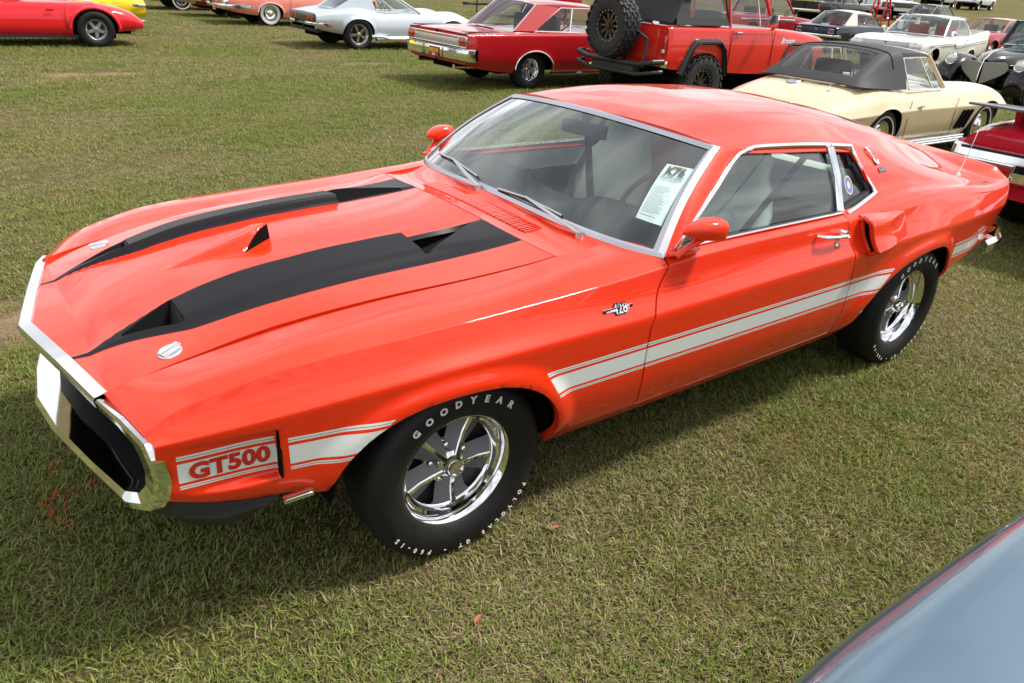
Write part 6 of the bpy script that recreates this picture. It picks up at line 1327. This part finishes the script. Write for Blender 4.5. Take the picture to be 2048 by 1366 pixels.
# ---- pickups
def pickup(name, label, mat, loc, rz, tall=1.0, crew=False, dark=None, wheel='five', lift=0.0):
    c = thing(name, label, 'pickup truck', loc, rz); h = tall
    rows = [(-1.25, .62+.5*h, .90, .615+.5*h, .97, .60+.5*h, .99, .80+lift, .98, .62+lift, .94, .50+lift), (0, .62+.5*h, .90, .615+.5*h, .97, .60+.5*h, 1.0, .80+lift, .99, .60+lift, .95, .42+lift), (1.4, .62+.5*h, .90, .615+.5*h, .97, .60+.5*h, 1.0, .80+lift, .99, .58+lift, .95, .38+lift), (2.6, .60+.5*h, .88, .59+.5*h, .96, .57+.5*h, .99, .80+lift, .98, .58+lift, .94, .38+lift), (3.5, .55+.5*h, .84, .53+.5*h, .94, .50+.5*h, .98, .78+lift, .97, .60+lift, .93, .44+lift), (4.2, .46+.5*h, .80, .44+.5*h, .88, .40+.5*h, .93, .74+lift, .92, .62+lift, .88, .52+lift)]
    car_body(c, mat, rows, [0, (.06, .35), (.3, .3), (.4, .4), (.3, .3)], [(0, .38+lift*.7, .46, .40), (3.4, .38+lift*.7, .46, .42)], step=.06)
    z = .62+.5*h; r0 = .45 if crew else 1.15
    greenhouse(c, mat, (2.75, .80, z), (2.15, .68, z+.62), (r0, .68, z+.63), (r0-.25, .80, z), (r0-.02, .84, z), (r0+.12, .70, z+.56), post=.48 if crew else None, pillar=.035)
    wheels4(c, 3.4, 1.66, .385, .26, .215, wheel)
    bumper(c, [(-1.1, .97, .60+lift), (-1.28, .92, .60+lift), (-1.34, .5, .60+lift), (-1.35, 0, .60+lift)], .14, .05); bumper(c, [(4.0, .97, .58+lift), (4.25, .92, .58+lift), (4.32, .5, .58+lift), (4.33, 0, .58+lift)], .16, .05)
    sides(lambda s: bx_part(c, 'tail_light', (-1.25, s*.90, .92), (.05, .10, .30), TAIL_RED, .01)); sides(lambda s: bx_part(c, 'headlight', (4.20, s*.74, .86), (.04, .22, .16), LENS, .02))
    sides(lambda s: bx_part(c, 'door_mirror', (2.5, s*.98, z+.16), (.06, .16, .18), BLACK, .02))
    if dark: sides(lambda s: bx_part(c, 'side_band', (1.4, s*.985, .72+lift), (5.0, .035, .30), dark, .01))
    return c
c = pickup('pickup_truck', 'red pickup with chrome side trim beyond the red off-roader', paint('barn_red_paint', (.38, .012, .016)), (-23.3, -17.0, 0), math.pi, .78, wheel='disc')
sides(lambda s: bx_part(c, 'side_moulding', (.9, s*1.005, .86), (3.2, .02, .07), CHROME, .008))
p_ = (-79.5, -33.2); pickup('pickup_truck', 'white crew cab pickup at the far right edge of the field', paint('white_paint', (.74, .75, .76)), (p_[0]+1.0, p_[1]-.8, gh0(*p_)), math.radians(186), 1.25, True, lift=.12)
p_ = (-78.0, -37.5); pickup('pickup_truck', 'white pickup nose just left of the white crew cab', MATS['white_paint'], (p_[0]-3.8, p_[1]-.4, gh0(*p_)), math.radians(8), 1.2, lift=.12)
p_ = (-47.0, -25.6); pickup('pickup_truck', 'black and white lifted truck far behind the ivory hardtop', MATS['white_paint'], (p_[0]-1, p_[1], gh0(*p_)), math.pi, 1.2, dark=BLACK, lift=.22)
p_ = (-40.5, -23.8); pickup('pickup_truck', 'black pickup far behind the cream-topped pony car', paint('charcoal_paint', (.02, .02, .022)), (p_[0]+1.5, p_[1], gh0(*p_)), math.pi, 1.05, lift=.1)
t = thing('tow_boom', 'red tubular frame standing beside the far black truck', 'frame', (-41.5, -21.3, gh0(-41.5, -21.3)), 0)
RF = paint('frame_red', (.60, .015, .02)); m = MB()
for y in (-.45, .45): m.tube([(0, y, 0), (.2, y*.8, 1.1), (.5, y*.6, 2.1)], .05, 8); m.tube([(.9, y, 0), (.5, y*.6, 2.1)], .045, 8)
m.build('upright', RF, t); 
for z in (.5, 1.0, 1.5): m = MB(); m.tube([(.1+.08*z*2, -.42, z), (.1+.08*z*2, .42, z)], .04, 8); m.build('rung', RF, t)
p_ = (-42.6, -19.5); c = sedan('coupe', 'black two-door coupe with silver window trim behind the ivory hardtop', MATS['black_paint'], (p_[0]+.4, p_[1], gh0(*p_)), math.pi, 'torq', wide=.93, wb_=2.63)
p_ = (-31.0, -11.6); sedan('sedan', 'maroon car whose windshield shows past the ivory fin', paint('rose_paint', (.42, .03, .045)), (p_[0]-3.2, p_[1]-.35, gh0(*p_)), 0, 'disc')
# ---- trailer in the distance
t = thing('trailer', 'utility trailer with black tongue behind the dark red hardtop', 'trailer', (-20.0, -28.2, 0), math.radians(163))
WB = simple('trailer_white', (.62, .62, .60), .5, var=.1); m = MB(); m.box((2.6, 0, .62), (3.6, 1.9, .10)); m.build('deck', BLKMET, t)
m = MB(); m.tube([(.8, .6, .55), (-.6, 0, .50), (-1.0, 0, .50)], .05, 8); m.tube([(.8, -.6, .55), (-.6, 0, .50)], .05, 8); m.box((-1.0, 0, .50), (.25, .12, .12)); m.build('tongue', BLKMET, t)
m = MB(); m.tube([(-.45, 0, .15), (-.45, 0, .85)], .035, 8); m.build('jack', BLKMET, t)
m = MB(); m.box((2.8, 0, 1.0), (3.0, 1.8, .66)); m.build('box', WB, t, bevel=.05); m = MB(); m.box((2.8, -.905, .85), (3.0, .02, .16)); m.box((2.8, .905, .85), (3.0, .02, .16)); m.build('red_band', RF, t)
for s in (1, -1):
    for x in (2.4, 3.2):
        add_wheel(t, x, s*1.06, .34, .20, .19, s, 'five'); m = MB(); m.ribbon([(x+.42*math.cos(a), s*.95, .36+.40*math.sin(a)) for a in np.linspace(0, math.pi, 11)], [(x+.42*math.cos(a), s*1.2, .36+.40*math.sin(a)) for a in np.linspace(0, math.pi, 11)]); m.build('mudguard', BLKMET, t)
# ---- blue car beside the photographer
BLU = paint('sky_blue_paint', (.115, .185, .245), .22, .5)
c = thing('parked_car', 'light metallic blue car whose fender fills the bottom right corner', 'car', (-3.15, 3.215, 0), -.07)
rows = [(-1.15, .84, .76, .84, .86, .80, .90, .66, .88, .48, .78, .42), (-.9, .88, .80, .88, .90, .84, .93, .66, .91, .44, .82, .36), (0, .90, .82, .90, .915, .85, .945, .68, .93, .42, .84, .28), (1.5, .90, .82, .90, .915, .86, .945, .68, .93, .40, .84, .25), (2.4, .905, .82, .895, .915, .845, .945, .68, .93, .42, .84, .28), (3.2, .87, .80, .86, .90, .81, .94, .66, .92, .44, .84, .32), (3.75, .74, .74, .735, .84, .70, .89, .58, .87, .46, .78, .38)]
car_body(c, BLU, rows, [0, (.20, .45), (.46, .46), (.45, .45), (.40, .40)], [(0, .33, .385, .33), (2.85, .33, .385, .33)], .012)
greenhouse(c, BLU, (1.6, .70, .90), (.95, .60, 1.30), (.0, .60, 1.31), (-.6, .68, .90), (.0, .76, .90), (.1, .62, 1.26))
wheels4(c, 2.85, 1.54, .33, .21, .19, 'torq'); bumper(c, [(3.45, .93, .50), (3.72, .88, .50), (3.80, .5, .50), (3.82, 0, .50)], .12, .04); sides(lambda s: bx_part(c, 'headlight', (3.74, s*.66, .62), (.03, .2, .14), LENS, .03)); sides(lambda s: bx_part(c, 'tail_light', (-1.15, s*.66, .68), (.03, .26, .09), TAIL_RED, .01))
# ---- fallen leaves
LEAFM = simple('dead_leaf', (.34, .11, .04), .7, var=.3); lr = random.Random(11)
def on_ground(px, py):
    q = np.array(((px-1024)/1492.55, -(py-683)/1492.55, 1.0)) @ _R; t_ = -CAM[2]/q[2]; return CAM+q*t_
for i, (px, py) in enumerate(((1108, 1068), (955, 1252))):
    p_ = on_ground(px, py); m = MB(); a = lr.uniform(0, 6.28); L = .018; pts = [(-L, 0), (-.4*L, .45*L), (.5*L, .4*L), (L, 0), (.5*L, -.4*L), (-.4*L, -.45*L)]
    m.add([Vector((p_[0]+x*math.cos(a)-y*math.sin(a), p_[1]+x*math.sin(a)+y*math.cos(a), .030+.35*abs(y)+.2*x)) for x, y in pts], [(0, 1, 2, 3), (0, 3, 4, 5)])
    tag(m.build('fallen_leaf', LEAFM, None), ('small rust brown leaf on the grass just behind the front tyre', 'curled brown leaf lying alone in the grass near the bottom edge')[i], 'leaf', 'fallen leaves')
# ---- marker paint sprayed on the grass in front of the nose
SPRAY = simple('spray_orange', (.50, .06, .012), .8); m = MB(); lr = random.Random(4)
for (a, b, n_) in (((95, 930), (105, 1020), 36), ((105, 1020), (150, 1080), 26), ((100, 1000), (215, 972), 34)):
    A, B = on_ground(*a), on_ground(*b)
    for i in range(n_):
        q = A+(B-A)*lr.random(); x, y = q[0]+lr.gauss(0, .018), q[1]+lr.gauss(0, .018); d = lr.uniform(0, 6.28); h = lr.uniform(.015, .032); L = lr.uniform(.015, .035); w = .002; px_, py_ = -math.sin(d)*w, math.cos(d)*w
        m.add([(x-px_, y-py_, .004), (x+px_, y+py_, .004), (x+math.cos(d)*L+px_*.3, y+math.sin(d)*L+py_*.3, h), (x+math.cos(d)*L-px_*.3, y+math.sin(d)*L-py_*.3, h)], [(0, 1, 2, 3)])
o = m.build('sprayed_grass', SPRAY, None); o['kind'] = 'stuff'; o['label'] = 'orange marker paint on grass blades in front of the nose'; o['category'] = 'grass'
